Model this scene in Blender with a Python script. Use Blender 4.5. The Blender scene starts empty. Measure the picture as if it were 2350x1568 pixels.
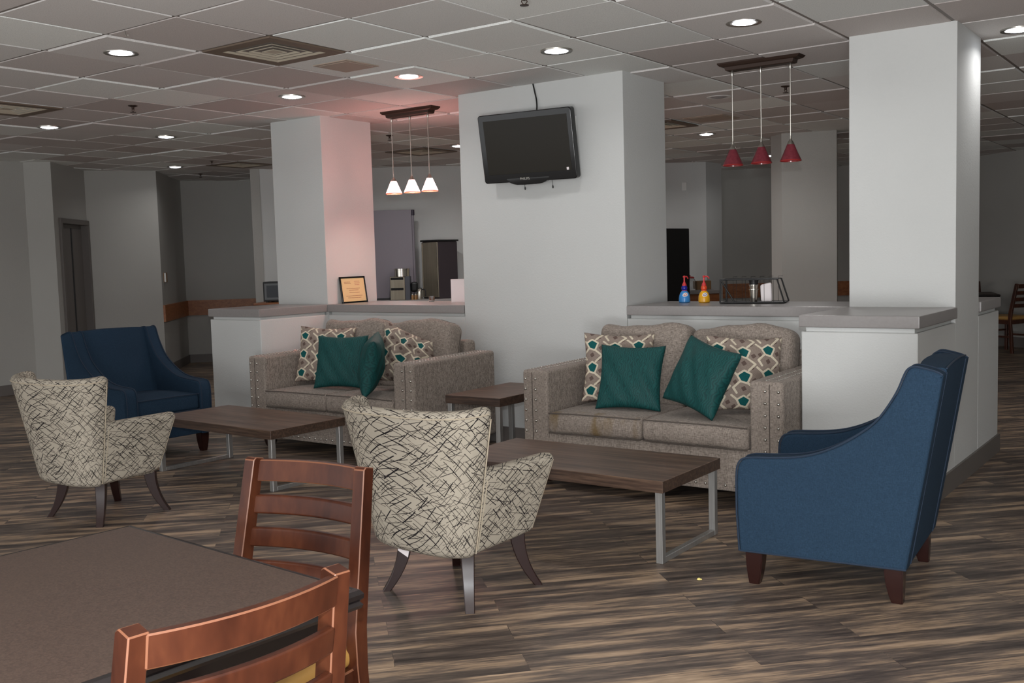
import bpy, bmesh, math, random
from mathutils import Vector, Matrix, Euler
PI=math.pi
random.seed(7)
S=bpy.context.scene
COL=S.collection
# ---------------------------------------------------------------- camera
F=2349.04; W0,H0=2350.0,1568.0
H=2.6716
CAM=Vector((3.83017,-4.54556,1.40217))
YAW,PIT,ROL=-0.625172,-0.0807218,-0.028064
_f=Vector((math.sin(YAW)*math.cos(PIT),math.cos(YAW)*math.cos(PIT),math.sin(PIT)))
_r0=Vector((math.cos(YAW),-math.sin(YAW),0)); _u0=_r0.cross(_f)
_r=math.cos(ROL)*_r0+math.sin(ROL)*_u0
_u=-math.sin(ROL)*_r0+math.cos(ROL)*_u0
cd=bpy.data.cameras.new('camera'); cam=bpy.data.objects.new('camera',cd); COL.objects.link(cam)
cd.sensor_width=36.0; cd.sensor_fit='HORIZONTAL'; cd.lens=F/W0*36.0; cd.clip_start=.02; cd.clip_end=100
cam.matrix_world=Matrix(((_r.x,_u.x,-_f.x,CAM.x),(_r.y,_u.y,-_f.y,CAM.y),(_r.z,_u.z,-_f.z,CAM.z),(0,0,0,1)))
S.camera=cam
def ray(u,v): return _f+_r*((u-W0/2)/F)-_u*((v-H0/2)/F)
def at(u,v,ax,val):
    d=ray(u,v); k='xyz'.index(ax); t=(val-CAM[k])/d[k]; return CAM+d*t
def atw(u,v,p,q):
    """point of the vertical wall plane through plan points p,q"""
    n=Vector((q[1]-p[1],-(q[0]-p[0]),0)); d=ray(u,v)
    t=n.dot(Vector((p[0],p[1],0))-CAM)/n.dot(d); return CAM+d*t
# ---------------------------------------------------------------- materials
def lin(c):
    return tuple(((x/255)/12.92 if x/255<=.04045 else ((x/255+.055)/1.055)**2.4) for x in c)+(1,)
class NT:
    def __init__(s,name):
        s.m=bpy.data.materials.new(name); s.m.use_nodes=True; s.t=s.m.node_tree
        s.b=s.t.nodes['Principled BSDF']
    def n(s,ty,ins=None,**pr):
        x=s.t.nodes.new('ShaderNode'+ty)
        for k,v in pr.items(): setattr(x,k,v)
        for k,v in (ins or {}).items():
            i=x.inputs[k]
            if isinstance(v,bpy.types.NodeSocket): s.t.links.new(v,i)
            else: i.default_value=v
        return x
    def link(s,a,b): s.t.links.new(a,b)
    def set(s,**k):
        for kk,v in k.items():
            i=s.b.inputs[kk.replace('_',' ')]
            if isinstance(v,bpy.types.NodeSocket): s.link(v,i)
            else: i.default_value=v
        return s
    def math(s,op,a,b=None,clamp=False):
        x=s.t.nodes.new('ShaderNodeMath'); x.operation=op; x.use_clamp=clamp
        for i,v in enumerate((a,b)):
            if v is None: continue
            if isinstance(v,bpy.types.NodeSocket): s.link(v,x.inputs[i])
            else: x.inputs[i].default_value=v
        return x.outputs[0]
    def ramp(s,fac,stops):
        x=s.t.nodes.new('ShaderNodeValToRGB'); s.link(fac,x.inputs[0]); e=x.color_ramp.elements
        while len(e)<len(stops): e.new(.5)
        for i,(p,c) in enumerate(stops): e[i].position=p; e[i].color=c
        return x.outputs[0]
    def mix(s,fac,a,b,bt='MIX'):
        x=s.t.nodes.new('ShaderNodeMix'); x.data_type='RGBA'; x.blend_type=bt
        for i,v in ((0,fac),(6,a),(7,b)):
            if isinstance(v,bpy.types.NodeSocket): s.link(v,x.inputs[i])
            else: x.inputs[i].default_value=v
        return x.outputs[2]
    def coord(s,which='Object',rot=(0,0,0),scale=(1,1,1)):
        c=s.n('TexCoord').outputs[which]
        return s.n('Mapping',{'Vector':c,'Rotation':rot,'Scale':scale}).outputs[0]
    def noise(s,vec,scale,detail=2,rough=.5):
        return s.n('TexNoise',{'Vector':vec,'Scale':scale,'Detail':detail,'Roughness':rough}).outputs[0]
    def bump(s,h,strength=.3,dist=.002):
        b=s.n('Bump',{'Height':h,'Strength':strength,'Distance':dist}); s.link(b.outputs[0],s.b.inputs['Normal'])
def plain(name,c,rough=.5,metal=0,spec=.5,**k):
    m=NT(name); m.set(Base_Color=lin(c),Roughness=rough,Metallic=metal)
    m.b.inputs['Specular IOR Level'].default_value=spec
    for a,v in k.items(): m.b.inputs[a.replace('_',' ')].default_value=v
    return m.m
def wallpaint(name,c):
    m=NT(name); v=m.coord()
    n=m.noise(v,90,3,.6); n2=m.noise(v,1.2,2)
    col=m.mix(n2,lin(tuple(x*.97 for x in c)),lin(tuple(min(255,x*1.03) for x in c)))
    m.set(Base_Color=col,Roughness=.75); m.b.inputs['Specular IOR Level'].default_value=.25
    m.bump(n,.35,.004); return m.m
M={}
M['wall']=wallpaint('wall_paint',(200,201,199))
M['wallfar']=wallpaint('wall_paint_grey',(170,168,163))
M['white']=plain('white_plastic',(225,225,222),.4)
M['black']=plain('black_gloss',(9,9,10),.12)
M['blackm']=plain('black_satin',(16,16,17),.45)
M['dark']=plain('dark_void',(14,14,14),.8)
M['chrome']=plain('chrome',(215,210,200),.18,1)
M['nickel']=plain('brushed_nickel',(190,186,178),.32,1)
M['bronze']=plain('oil_bronze',(58,42,34),.42,.35)
M['trimg']=plain('grey_trim',(104,98,94),.5)
M['doorg']=plain('door_grey',(104,98,94),.5)
M['tan']=plain('tan_vinyl',(178,136,72),.45)
M['glass']=plain('clear_glass',(240,240,240),.05,0,.5,Transmission_Weight=1.0,IOR=1.45)
M['paper']=plain('white_paper',(232,224,224),.7)
def emis(name,c,st):
    m=NT(name); m.set(Base_Color=lin(c),Emission_Color=lin(c)); m.b.inputs['Emission Strength'].default_value=st; return m.m
M['lens']=emis('lamp_lens',(240,244,255),14.0)
M['lensoff']=plain('lamp_lens_off',(150,146,146),.4)
def mk_floor():
    m=NT('vinyl_planks'); a=math.radians(46.5)
    v=m.coord('Object',(0,0,-a))
    br=m.n('TexBrick',{'Vector':v,'Scale':1.0,'Brick Width':1.22,'Row Height':.152,'Mortar Size':.0012,'Color1':(0,0,0,1),'Color2':(1,1,1,1),'Mortar':(.5,.5,.5,1),'Bias':0.0},offset=.37)
    wob=m.n('VectorMath',{0:v,1:m.n('VectorMath',{0:br.outputs[0],'Scale':7.3},operation='SCALE').outputs[0]},operation='ADD').outputs[0]
    st=m.n('Mapping',{'Vector':wob,'Scale':(1.8,16,1)}).outputs[0]
    n1=m.noise(st,1.0,4,.62)
    st2=m.n('Mapping',{'Vector':wob,'Scale':(9,90,1)}).outputs[0]
    n2=m.noise(st2,1.0,3,.6)
    st3=m.n('Mapping',{'Vector':wob,'Scale':(1.1,9,1)}).outputs[0]
    n3=m.noise(st3,1.0,2,.5)
    f=m.math('ADD',m.math('MULTIPLY',n1,.64),m.math('MULTIPLY',n2,.2)); f=m.math('ADD',f,m.math('MULTIPLY',n3,.18))
    f=m.math('ADD',f,m.math('MULTIPLY',m.math('SUBTRACT',br.outputs[0],.5),.035))
    c=m.ramp(f,[(.35,lin((52,45,42))),(.45,lin((82,72,66))),(.52,lin((112,98,87))),(.57,lin((152,130,108))),(.67,lin((188,162,136)))])
    c=m.mix(m.math('MULTIPLY',br.outputs['Fac'],.5),c,lin((44,38,36)))
    m.set(Base_Color=c,Roughness=.42); m.b.inputs['Specular IOR Level'].default_value=.35
    m.bump(n2,.12,.001); return m.m
M['floor']=mk_floor()
def mk_tile():
    m=NT('acoustic_tile'); v=m.coord()
    g=m.n('NewGeometry').outputs['Random Per Island']
    n=m.noise(v,160,2,.7); n2=m.noise(v,420,1)
    c=m.ramp(g,[(0,lin((196,187,183))),(.45,lin((216,211,208))),(.72,lin((225,226,223))),(1,lin((242,244,240)))])
    sp=m.ramp(n,[(.36,(.74,.74,.74,1)),(.52,(1,1,1,1))])
    m.set(Base_Color=m.mix(.55,c,sp,'MULTIPLY'),Roughness=.9); m.b.inputs['Specular IOR Level'].default_value=.1
    m.bump(n2,.3,.002); return m.m
M['tile']=mk_tile()
M['grid']=plain('ceiling_grid_paint',(124,116,110),.6)
def mk_fabric(name,c1,c2,scale=260,stretch=(1,1,1),bump=.35,stain=None,rough=.9,sheen=.2):
    m=NT(name); v=m.coord()
    a=m.noise(m.n('Mapping',{'Vector':v,'Scale':(.18,.5,1.6)}).outputs[0],scale,2,.6)
    b=m.noise(m.n('Mapping',{'Vector':v,'Scale':(1.6,.5,.18)}).outputs[0],scale,2,.6)
    f=m.math('MULTIPLY',m.math('ADD',a,b),.5)
    c=m.ramp(f,[(.38,lin(c1)),(.62,lin(c2))])
    big=m.noise(v,5,2); c=m.mix(m.math('MULTIPLY',big,.25),c,lin(tuple(x*.82 for x in c1)))
    m.set(Base_Color=c,Roughness=rough); m.b.inputs['Specular IOR Level'].default_value=.15
    m.b.inputs['Sheen Weight'].default_value=sheen*.4
    m.bump(f,bump,.002); return m.m
M['linen']=mk_fabric('taupe_linen',(108,98,91),(172,160,149))
M['blue']=mk_fabric('navy_twill',(30,47,64),(43,64,84),620,bump=.25,sheen=0)
M['bluepipe']=plain('navy_piping',(30,45,63),.9)
M['pipe']=plain('taupe_piping',(84,76,70),.9)
M['creampipe']=plain('cream_piping',(176,164,144),.9)
def mk_teal():
    m=NT('teal_satin'); v=m.coord('UV')
    d=m.noise(v,7,2)
    w=m.n('TexWave',{'Vector':v,'Scale':22,'Distortion':12,'Detail':1.5,'Detail Scale':1.2},wave_type='BANDS',bands_direction='X').outputs[1]
    c=m.mix(w,lin((12,58,58)),lin((18,76,74)))
    m.set(Base_Color=c,Roughness=.66); m.b.inputs['Specular IOR Level'].default_value=.3
    m.bump(w,.25,.002); return m.m
M['teal']=mk_teal()
def mk_lattice():
    m=NT('lattice_weave'); p=m.n('SeparateColor',{0:m.n('VertexColor',layer_name='pattern').outputs[0]})
    def cut(o): return m.math('LESS_THAN',o,0.5)
    c=m.mix(cut(p.outputs[2]),lin((140,126,116)),lin((98,82,76)))
    c=m.mix(cut(p.outputs[0]),c,lin((208,197,176)))
    c=m.mix(cut(p.outputs[1]),c,lin((20,84,84)))
    v=m.coord('UV'); n=m.noise(v,150,2)
    m.set(Base_Color=m.mix(.35,c,m.ramp(n,[(.3,(.6,.6,.6,1)),(.7,(1.25,1.25,1.25,1))]),'MULTIPLY'),Roughness=.85)
    m.b.inputs['Specular IOR Level'].default_value=.15
    m.bump(n,.3,.002); return m.m
M['lattice']=mk_lattice()
def mk_scratch():
    m=NT('scratch_line_fabric'); uv=m.n('TexCoord').outputs['UV']
    wn=m.n('TexNoise',{'Vector':uv,'Scale':7.0,'Detail':1.0}).outputs[1]
    uvw=m.n('VectorMath',{0:uv,1:m.n('VectorMath',{0:wn,'Scale':.006},operation='SCALE').outputs[0]},operation='ADD').outputs[0]
    tot=None
    for k,(th,lx,ly,w,dx) in enumerate([(36,.095,.030,.0012,0),(-35,.10,.030,.0012,.31),(44,.085,.050,.0016,.77),(-40,.09,.052,.0015,1.3),(16,.085,.036,.0010,2.1),(-13,.09,.042,.0010,2.9)]):
        a=math.radians(th)
        p=m.n('Mapping',{'Vector':uvw,'Location':(dx,dx*1.7,0),'Rotation':(0,0,-a)}).outputs[0]
        p=m.n('VectorMath',{0:p,1:(1/lx,1/ly,0)},operation='MULTIPLY').outputs[0]
        vo=m.n('TexVoronoi',{'Vector':p,'Scale':1.0,'Randomness':.85},voronoi_dimensions='2D')
        l=m.n('VectorMath',{0:p,1:vo.outputs['Position']},operation='SUBTRACT').outputs[0]
        sx=m.n('SeparateXYZ',{0:l}); rc=m.n('SeparateColor',{0:vo.outputs['Color']})
        slope=m.math('MULTIPLY',m.math('SUBTRACT',rc.outputs[0],.5),.35)
        dd=m.math('ABSOLUTE',m.math('ADD',sx.outputs[1],m.math('MULTIPLY',sx.outputs[0],slope)))
        ww=m.math('MULTIPLY',m.math('ADD',m.math('MULTIPLY',rc.outputs[1],.9),.55),w/ly)
        lim=m.math('LESS_THAN',m.math('ABSOLUTE',sx.outputs[0]),.47)
        on=m.math('MULTIPLY',m.math('LESS_THAN',dd,ww),lim)
        on=m.math('MULTIPLY',on,m.math('GREATER_THAN',rc.outputs[2],.14))
        tot=on if tot is None else m.math('MAXIMUM',tot,on)
    n=m.noise(uv,500,2); st=m.noise(uv,6,2)
    base=m.mix(st,lin((160,152,138)),lin((178,169,154)))
    m.set(Base_Color=m.mix(tot,base,lin((26,22,26))),Roughness=.85); m.b.inputs['Specular IOR Level'].default_value=.15
    m.bump(n,.2,.001); return m.m
M['scratch']=mk_scratch()
def mk_wood(name,cs,scale=(2.0,34,34),rough=.4,spec=.4,axis=0):
    m=NT(name)
    sc=list(scale)
    if axis==1: sc=[scale[1],scale[0],scale[2]]
    if axis==2: sc=[scale[1],scale[2],scale[0]]
    v=m.coord('Object',scale=tuple(sc)); n=m.noise(v,1,4,.65); n2=m.noise(v,3.1,3,.6)
    f=m.math('ADD',m.math('MULTIPLY',n,.7),m.math('MULTIPLY',n2,.3))
    m.set(Base_Color=m.ramp(f,[(.34,lin(cs[0])),(.5,lin(cs[1])),(.66,lin(cs[2]))]),Roughness=rough)
    m.b.inputs['Specular IOR Level'].default_value=spec
    m.bump(f,.1,.001); return m.m
M['oak']=mk_wood('walnut_laminate',[(60,44,35),(90,69,56),(118,94,77)],(1.6,30,30))
M['oakedge']=mk_wood('walnut_laminate_edge',[(46,36,30),(70,54,45),(96,76,62)],(3,60,60))
M['mahog']=mk_wood('mahogany_stain',[(46,20,11),(64,31,18),(82,44,26)],(9,9,3),.33,.3,0)
M['worn']=plain('worn_wood_edge',(112,70,48),.4)
M['espresso']=plain('espresso_wood',(40,22,20),.3)
M['legred']=plain('cherry_dark_leg',(40,18,15),.25)
M['rail']=mk_wood('oak_rail',[(124,72,38),(150,92,52),(168,108,64)],(2,30,30),.4)
def mk_top():
    m=NT('brown_laminate'); v=m.coord(); n=m.noise(v,210,2,.7); n2=m.noise(v,3,3)
    c=m.ramp(n,[(.35,lin((58,46,40))),(.65,lin((84,68,59)))])
    c=m.mix(m.math('MULTIPLY',n2,.5),c,lin((72,56,47)))
    m.set(Base_Color=c,Roughness=.5); m.b.inputs['Specular IOR Level'].default_value=.4; return m.m
M['top']=mk_top()
M['topedge']=plain('black_table_edge',(26,21,21),.22)
def mk_counter():
    m=NT('grey_solid_surface'); v=m.coord(); n=m.noise(v,60,3)
    m.set(Base_Color=m.mix(n,lin((134,129,127)),lin((146,142,140))),Roughness=.34); return m.m
M['counter']=mk_counter()
def mk_steel():
    m=NT('brushed_steel'); v=m.coord('Object',scale=(60,60,2)); n=m.noise(v,3,2)
    m.set(Base_Color=m.mix(n,lin((140,139,137)),lin((190,189,186))),Roughness=.4,Metallic=.75); return m.m
M['steel']=mk_steel()
M['ventbrown']=plain('vent_frame_brown',(112,96,82),.6)
M['grille']=plain('grille_plate',(172,156,142),.7)
M['ventslat']=plain('vent_slat_beige',(186,176,158),.6)
M['kraft']=plain('kraft_board',(140,108,74),.8)
# ---------------------------------------------------------------- mesh helpers
def finish(bm,name,mats,parent=None,smooth=True,angle=40):
    me=bpy.data.meshes.new(name)
    bmesh.ops.recalc_face_normals(bm,faces=bm.faces[:])
    bm.to_mesh(me); bm.free()
    if not isinstance(mats,(list,tuple)): mats=[mats]
    for m in mats: me.materials.append(m)
    if smooth:
        me.polygons.foreach_set('use_smooth',[True]*len(me.polygons))
        try: me.set_sharp_from_angle(angle=math.radians(angle))
        except Exception: pass
    o=bpy.data.objects.new(name,me); COL.objects.link(o)
    if parent: o.parent=parent
    if smooth and len(me.polygons)<5000:
        w=o.modifiers.new('weighted_normals','WEIGHTED_NORMAL'); w.mode='FACE_AREA'; w.weight=50; w.keep_sharp=True
    return o
def merge(bm,tmp,mat=None):
    if mat is not None:
        for f in tmp.faces: f.material_index=mat
    me=bpy.data.meshes.new('t'); tmp.to_mesh(me); tmp.free(); bm.from_mesh(me); bpy.data.meshes.remove(me)
def B(): return bmesh.new()
def box(bm,lo,hi,bev=0,seg=2,mat=0,rot=None,bmat=None):
    t=bmesh.new(); lo=Vector(lo); hi=Vector(hi)
    bmesh.ops.create_cube(t,size=1)
    c=(lo+hi)/2; d=hi-lo
    for v in t.verts: v.co=Vector((v.co.x*d.x,v.co.y*d.y,v.co.z*d.z))
    for f in t.faces: f.material_index=mat
    if bev: bmesh.ops.bevel(t,geom=t.edges[:],offset=bev,segments=seg,affect='EDGES',profile=.5,material=-1 if bmat is None else bmat)
    if rot is not None:
        R=rot if isinstance(rot,Matrix) else Euler(rot).to_matrix()
        for v in t.verts: v.co=R@v.co
    for v in t.verts: v.co+=c
    merge(bm,t); return bm
def beam(bm,a,b,w,d,up=(0,0,1),bev=0,mat=0,bmat=None,seg=2):
    """rectangular bar from a to b; w across, d along up"""
    a=Vector(a); b=Vector(b); z=(b-a); L=z.length; z.normalize()
    y=Vector(up); x=y.cross(z)
    if x.length<1e-4: x=Vector((1,0,0)).cross(z)
    x.normalize(); y=z.cross(x)
    R=Matrix((x,y,z)).transposed(); c=(a+b)/2
    box(bm,c-Vector((w/2,d/2,L/2)),c+Vector((w/2,d/2,L/2)),bev,seg,mat,R,bmat); return bm
def loft(bm,rings,cap=True,closed=True,mat=0):
    vs=[[bm.verts.new(p) for p in r] for r in rings]
    n=len(rings[0])
    for a,b in zip(vs[:-1],vs[1:]):
        for i in range(n if closed else n-1):
            f=bm.faces.new((a[i],a[(i+1)%n],b[(i+1)%n],b[i])); f.material_index=mat
    if cap:
        for r in (vs[0],vs[-1]):
            try: f=bm.faces.new(r); f.material_index=mat
            except Exception: pass
    return bm
def tube(bm,pts,r,n=10,mat=0,cap=True):
    pts=[Vector(p) for p in pts]; rings=[]
    t=(pts[1]-pts[0]).normalized(); up=Vector((0,0,1)) if abs(t.z)<.9 else Vector((1,0,0))
    x=t.cross(up).normalized()
    for i,p in enumerate(pts):
        if i==0: t=pts[1]-pts[0]
        elif i==len(pts)-1: t=pts[-1]-pts[-2]
        else: t=(pts[i+1]-pts[i]).normalized()+(pts[i]-pts[i-1]).normalized()
        t.normalize(); x=(x-t*x.dot(t)).normalized(); y=t.cross(x)
        rr=r[i] if isinstance(r,(list,tuple)) else r
        rings.append([p+x*(rr*math.cos(2*PI*k/n))+y*(rr*math.sin(2*PI*k/n)) for k in range(n)])
    return loft(bm,rings,cap,True,mat)
def lathe(bm,prof,n=24,c=(0,0,0),cap=True,mat=0):
    c=Vector(c)
    rings=[[c+Vector((r*math.cos(2*PI*k/n),r*math.sin(2*PI*k/n),z)) for k in range(n)] for r,z in prof]
    return loft(bm,rings,cap,True,mat)
def prism(bm,poly,fn,t0,t1,mat=0,bev=0,seg=2):
    t=bmesh.new()
    a=[t.verts.new(fn(p[0],p[1],t0)) for p in poly]; b=[t.verts.new(fn(p[0],p[1],t1)) for p in poly]
    n=len(poly)
    fa=t.faces.new(a); fb=t.faces.new(b[::-1])
    for i in range(n): t.faces.new((a[i],b[i],b[(i+1)%n],a[(i+1)%n]))
    bmesh.ops.recalc_face_normals(t,faces=t.faces[:])
    if bev:
        ed=[e for e in t.edges if (fa in e.link_faces or fb in e.link_faces)]
        bmesh.ops.bevel(t,geom=ed,offset=bev,segments=seg,affect='EDGES',profile=.5)
    merge(bm,t,mat); return bm
def prism_round(bm,poly,fn,t0,t1,r,n=3):
    # extruded outline whose two rims are rolled over with radius r
    N=len(poly); ar=sum(poly[i][0]*poly[(i+1)%N][1]-poly[(i+1)%N][0]*poly[i][1] for i in range(N)); sg=1 if ar>0 else -1
    nr=[]
    for i in range(N):
        a,b,c=poly[i-1],poly[i],poly[(i+1)%N]
        d1=Vector((b[0]-a[0],b[1]-a[1])); d2=Vector((c[0]-b[0],c[1]-b[1]))
        d1=d1.normalized() if d1.length>1e-9 else d2.normalized(); d2=d2.normalized() if d2.length>1e-9 else d1
        n1=Vector((-d1.y,d1.x))*sg; n2=Vector((-d2.y,d2.x))*sg; m=n1+n2; m=m.normalized() if m.length>1e-6 else n1
        nr.append(m/max(.5,m.dot(n1)))
    s=1 if t1>t0 else -1; rings=[]
    lv=[(t0+s*r*(1-math.sin(a)),r*(1-math.cos(a))) for a in [PI/2*(1-k/n) for k in range(n+1)]]
    lv=[(t0+s*r*(1-math.cos(PI/2*k/n)),r*(1-math.sin(PI/2*k/n))) for k in range(n+1)]
    lv+= [(t1-s*(t-t0)*1.0,i) for t,i in lv[::-1]]
    for t,ins in lv: rings.append([fn(p[0]+nr[i].x*ins,p[1]+nr[i].y*ins,t) for i,p in enumerate(poly)])
    tm=bmesh.new(); loft(tm,rings); bmesh.ops.recalc_face_normals(tm,faces=tm.faces[:])
    bmesh.ops.triangulate(tm,faces=[f for f in tm.faces if len(f.verts)>4],ngon_method='EAR_CLIP')
    merge(bm,tm); return bm
def smoothpoly(pts,it=2,closed=True):
    for _ in range(it):
        out=[]
        n=len(pts)
        for i in range(n if closed else n-1):
            a=pts[i]; b=pts[(i+1)%n]
            out.append(tuple(a[k]*.75+b[k]*.25 for k in range(len(a)))); out.append(tuple(a[k]*.25+b[k]*.75 for k in range(len(a))))
        if not closed: out=[pts[0]]+out+[pts[-1]]
        pts=out
    return pts
def rbox(bm,L,r,n=(6,6,2),fn=None,mat=0):
    """rounded box in a parameter domain, mapped by fn, with uv in metres"""
    t=bmesh.new(); uvl=t.loops.layers.uv.new('UVMap')
    ax=[]
    for k in range(3):
        h=L[k]/2; rr=min(r,h*.999)
        a=[-h,-h+rr*.3,-h+rr*.65]; inner=[(-h+rr)+(2*h-2*rr)*i/n[k] for i in range(n[k]+1)]
        ax.append(a+inner+[-q for q in a[::-1]])
    N=[len(a) for a in ax]; V={}; P={}
    def vert(i,j,k):
        if (i,j,k) not in V:
            p=Vector((ax[0][i],ax[1][j],ax[2][k])); inn=Vector([max(-(L[q]/2-min(r,L[q]/2*.999)),min(L[q]/2-min(r,L[q]/2*.999),p[q])) for q in range(3)])
            d=p-inn
            if d.length>1e-9: p2=inn+d.normalized()*min(r,max(abs(d.x),abs(d.y),abs(d.z)))
            else: p2=p
            v=t.verts.new(fn(p2) if fn else p2); V[(i,j,k)]=v; P[v]=p
        return V[(i,j,k)]
    def face(q,uvf):
        f=t.faces.new([vert(*x) for x in q])
        for lp in f.loops: lp[uvl].uv=uvf(P[lp.vert])
    for i in range(N[0]-1):
        for j in range(N[1]-1):
            for k in (0,N[2]-1): face([(i,j,k),(i+1,j,k),(i+1,j+1,k),(i,j+1,k)],lambda p:(p.x,p.y))
    for i in range(N[0]-1):
        for k in range(N[2]-1):
            for j in (0,N[1]-1): face([(i,j,k),(i+1,j,k),(i+1,j,k+1),(i,j,k+1)],lambda p:(p.x,p.y+p.z))
    for j in range(N[1]-1):
        for k in range(N[2]-1):
            for i in (0,N[0]-1): face([(i,j,k),(i,j+1,k),(i,j+1,k+1),(i,j,k+1)],lambda p:(p.z+p.x,p.y))
    merge(bm,t,mat); return bm
def dome(bm,c,n,r,h,seg=10,mat=0):
    n=Vector(n).normalized(); a=n.orthogonal().normalized(); b=n.cross(a); c=Vector(c); rings=[]
    for q in (0,.45,.8):
        rr=r*math.cos(q*PI/2); hh=h*math.sin(q*PI/2)
        rings.append([c+n*hh+a*(rr*math.cos(2*PI*k/seg))+b*(rr*math.sin(2*PI*k/seg)) for k in range(seg)])
    return loft(bm,rings,True,True,mat)
def thing(name,label,cat,loc=(0,0,0),rotz=0,group=None):
    o=bpy.data.objects.new(name,None); COL.objects.link(o); o.empty_display_size=.1
    o.location=loc; o.rotation_euler=(0,0,rotz)
    return tag(o,label,cat,group)
def tag(o,label,cat,group=None,kind=None):
    o['label']=label; o['category']=cat
    if group: o['group']=group
    if kind: o['kind']=kind
    return o
def struct(name,bm,mat,**k):
    o=finish(bm,name,mat,**k); o['kind']='structure'; return o
def copytree(o,parent=None):
    c=o.copy(); COL.objects.link(c)
    if parent is not None: c.parent=parent
    for ch in o.children: copytree(ch,c)
    return c
def dup(o,label,loc,rotz,group=None):
    c=copytree(o); c.location=loc; c.rotation_euler=(0,0,rotz); c['label']=label
    if group: c['group']=group
    return c
def textmesh(s,size,extrude=.0006):
    cu=bpy.data.curves.new('txt','FONT'); cu.body=s; cu.size=size; cu.extrude=extrude; cu.align_x='CENTER'; cu.align_y='CENTER'
    o=bpy.data.objects.new('txt',cu); COL.objects.link(o)
    dg=bpy.context.evaluated_depsgraph_get(); me=bpy.data.meshes.new_from_object(o.evaluated_get(dg))
    bpy.data.objects.remove(o); bpy.data.curves.remove(cu); return me
# ================================================================ SETTING
_B=B
def B():
    b=bmesh.new(); b.loops.layers.uv.new('UVMap'); return b
XA,XB,XL,XR,XC,XD=-3.285,-2.655,-1.144,.301,1.85,2.46
YF,YB=1.727,2.347
YGL,YGR=.97,.90
ZC=1.052
b=B(); box(b,(-15,-7.5,-.1),(7,16,0)); struct('floor',b,M['floor'],smooth=False)
# ceiling tiles
T=.6096
def tile_mesh():
    b=B(); rnd=random.Random(3)
    for i in range(-22,11):
        for j in range(-12,24):
            if (i,j) in ((-2,-1),): continue
            x0,x1,y0,y1=i*T+.012,(i+1)*T-.012,j*T+.012,(j+1)*T-.012
            dz=.0085 if rnd.random()<.3 else .0025
            zs=[H-dz+rnd.uniform(-.0015,.0015) for _ in range(4)]
            e=.005 if dz>.006 else .0018
            o=[b.verts.new(p) for p in ((x0,y0,H+.004),(x1,y0,H+.004),(x1,y1,H+.004),(x0,y1,H+.004))]
            q=[b.verts.new(p) for p in ((x0+e,y0+e,zs[0]),(x1-e,y0+e,zs[1]),(x1-e,y1-e,zs[2]),(x0+e,y1-e,zs[3]))]
            b.faces.new(q[::-1])
            for k in range(4): b.faces.new((o[k],o[(k+1)%4],q[(k+1)%4],q[k]))
    return b
struct('ceiling',tile_mesh(),M['tile'],smooth=False)
b=B(); box(b,(-22*T,-12*T,H+.003),(11*T,24*T,H+.02)); struct('trim_1',b,M['grid'],smooth=False)
def wallbox(name,p,q,z0=0,z1=H,th=.12,mat=None,side=1):
    """vertical wall slab from plan point p to q, thickness on the left (side=1) of p->q"""
    p=Vector((p[0],p[1],0)); q=Vector((q[0],q[1],0)); d=(q-p).normalized(); n=Vector((-d.y,d.x,0))*side*th
    b=B()
    lo=[p,q,q+n,p+n]
    loft(b,[[v+Vector((0,0,z0)) for v in lo],[v+Vector((0,0,z1)) for v in lo]])
    return struct(name,b,mat or M['wallfar'],smooth=False)
def col(name,x0,x1,y0,y1,z1=H+.002,z0=0):
    b=B(); box(b,(x0,y0,z0),(x1,y1,z1),.003,1); return struct(name,b,M['wall'],angle=60)
col('wall_column_left',XA,XB,YF,YB)
col('wall_column_center',XL,XR,YF,YB)
col('wall_column_right',XC,XD,YF,YB)
def pony(name,x0,x1,y0,y1):
    b=B(); box(b,(x0,y0,0),(x1,y1,.962),.004,1)
    box(b,(x0+.02,y0+.02,.962),(x1-.02,y1-.02,.986)); return struct(name,b,M['wall'],smooth=False)
pony('wall_bar_left',XB,XL,YF+.004,YB)
pony('wall_bar_right',XR,XC,YF+.004,YB)
pony('wall_block_left',XA,XB,YGL,YF)
pony('wall_block_right',XC,XD,YGR,YF)
pony('wall_return_right',XD-.61,XD,YB,2.98)
def counter(x0,x1,y0,y1,label):
    b=B(); box(b,(x0,y0,.986),(x1,y1,ZC),.007,2); o=finish(b,'countertop',M['counter']); return tag(o,label,'countertop',None)
counter(XB+.002,XL-.002,YF-.012,YB+.02,'grey solid countertop ledge under the lit pendant lamps')
counter(XR+.002,XC-.002,YF-.012,YB+.02,'grey solid countertop ledge holding the two pump bottles')
counter(XA-.012,XB+.004,YGL-.012,YF-.001,'grey countertop capping the white block at the left, beside the beige sofa')
counter(XC-.012,XD+.012,YGR-.012,YF-.001,'grey countertop capping the white block behind the right blue armchair')
counter(XD-.622,XD+.012,YB+.021,2.992,'short grey countertop end beyond the right column')
# far walls (plan points)
P0=(-7.78,-7.0);P1=(-7.69,1.876);P2=(-7.47,2.081);P3=(-8.157,2.926);P4=(-7.751,3.69);P5=(-8.879,4.897);P6=(-7.5,6.33);P7=(-6.856,4.489);P8=(-2.341,8.72)
WF=M['wallfar']
wallbox('wall_left',P0,P1)
wallbox('wall_left_pilaster',P1,P2,th=.15)
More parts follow.
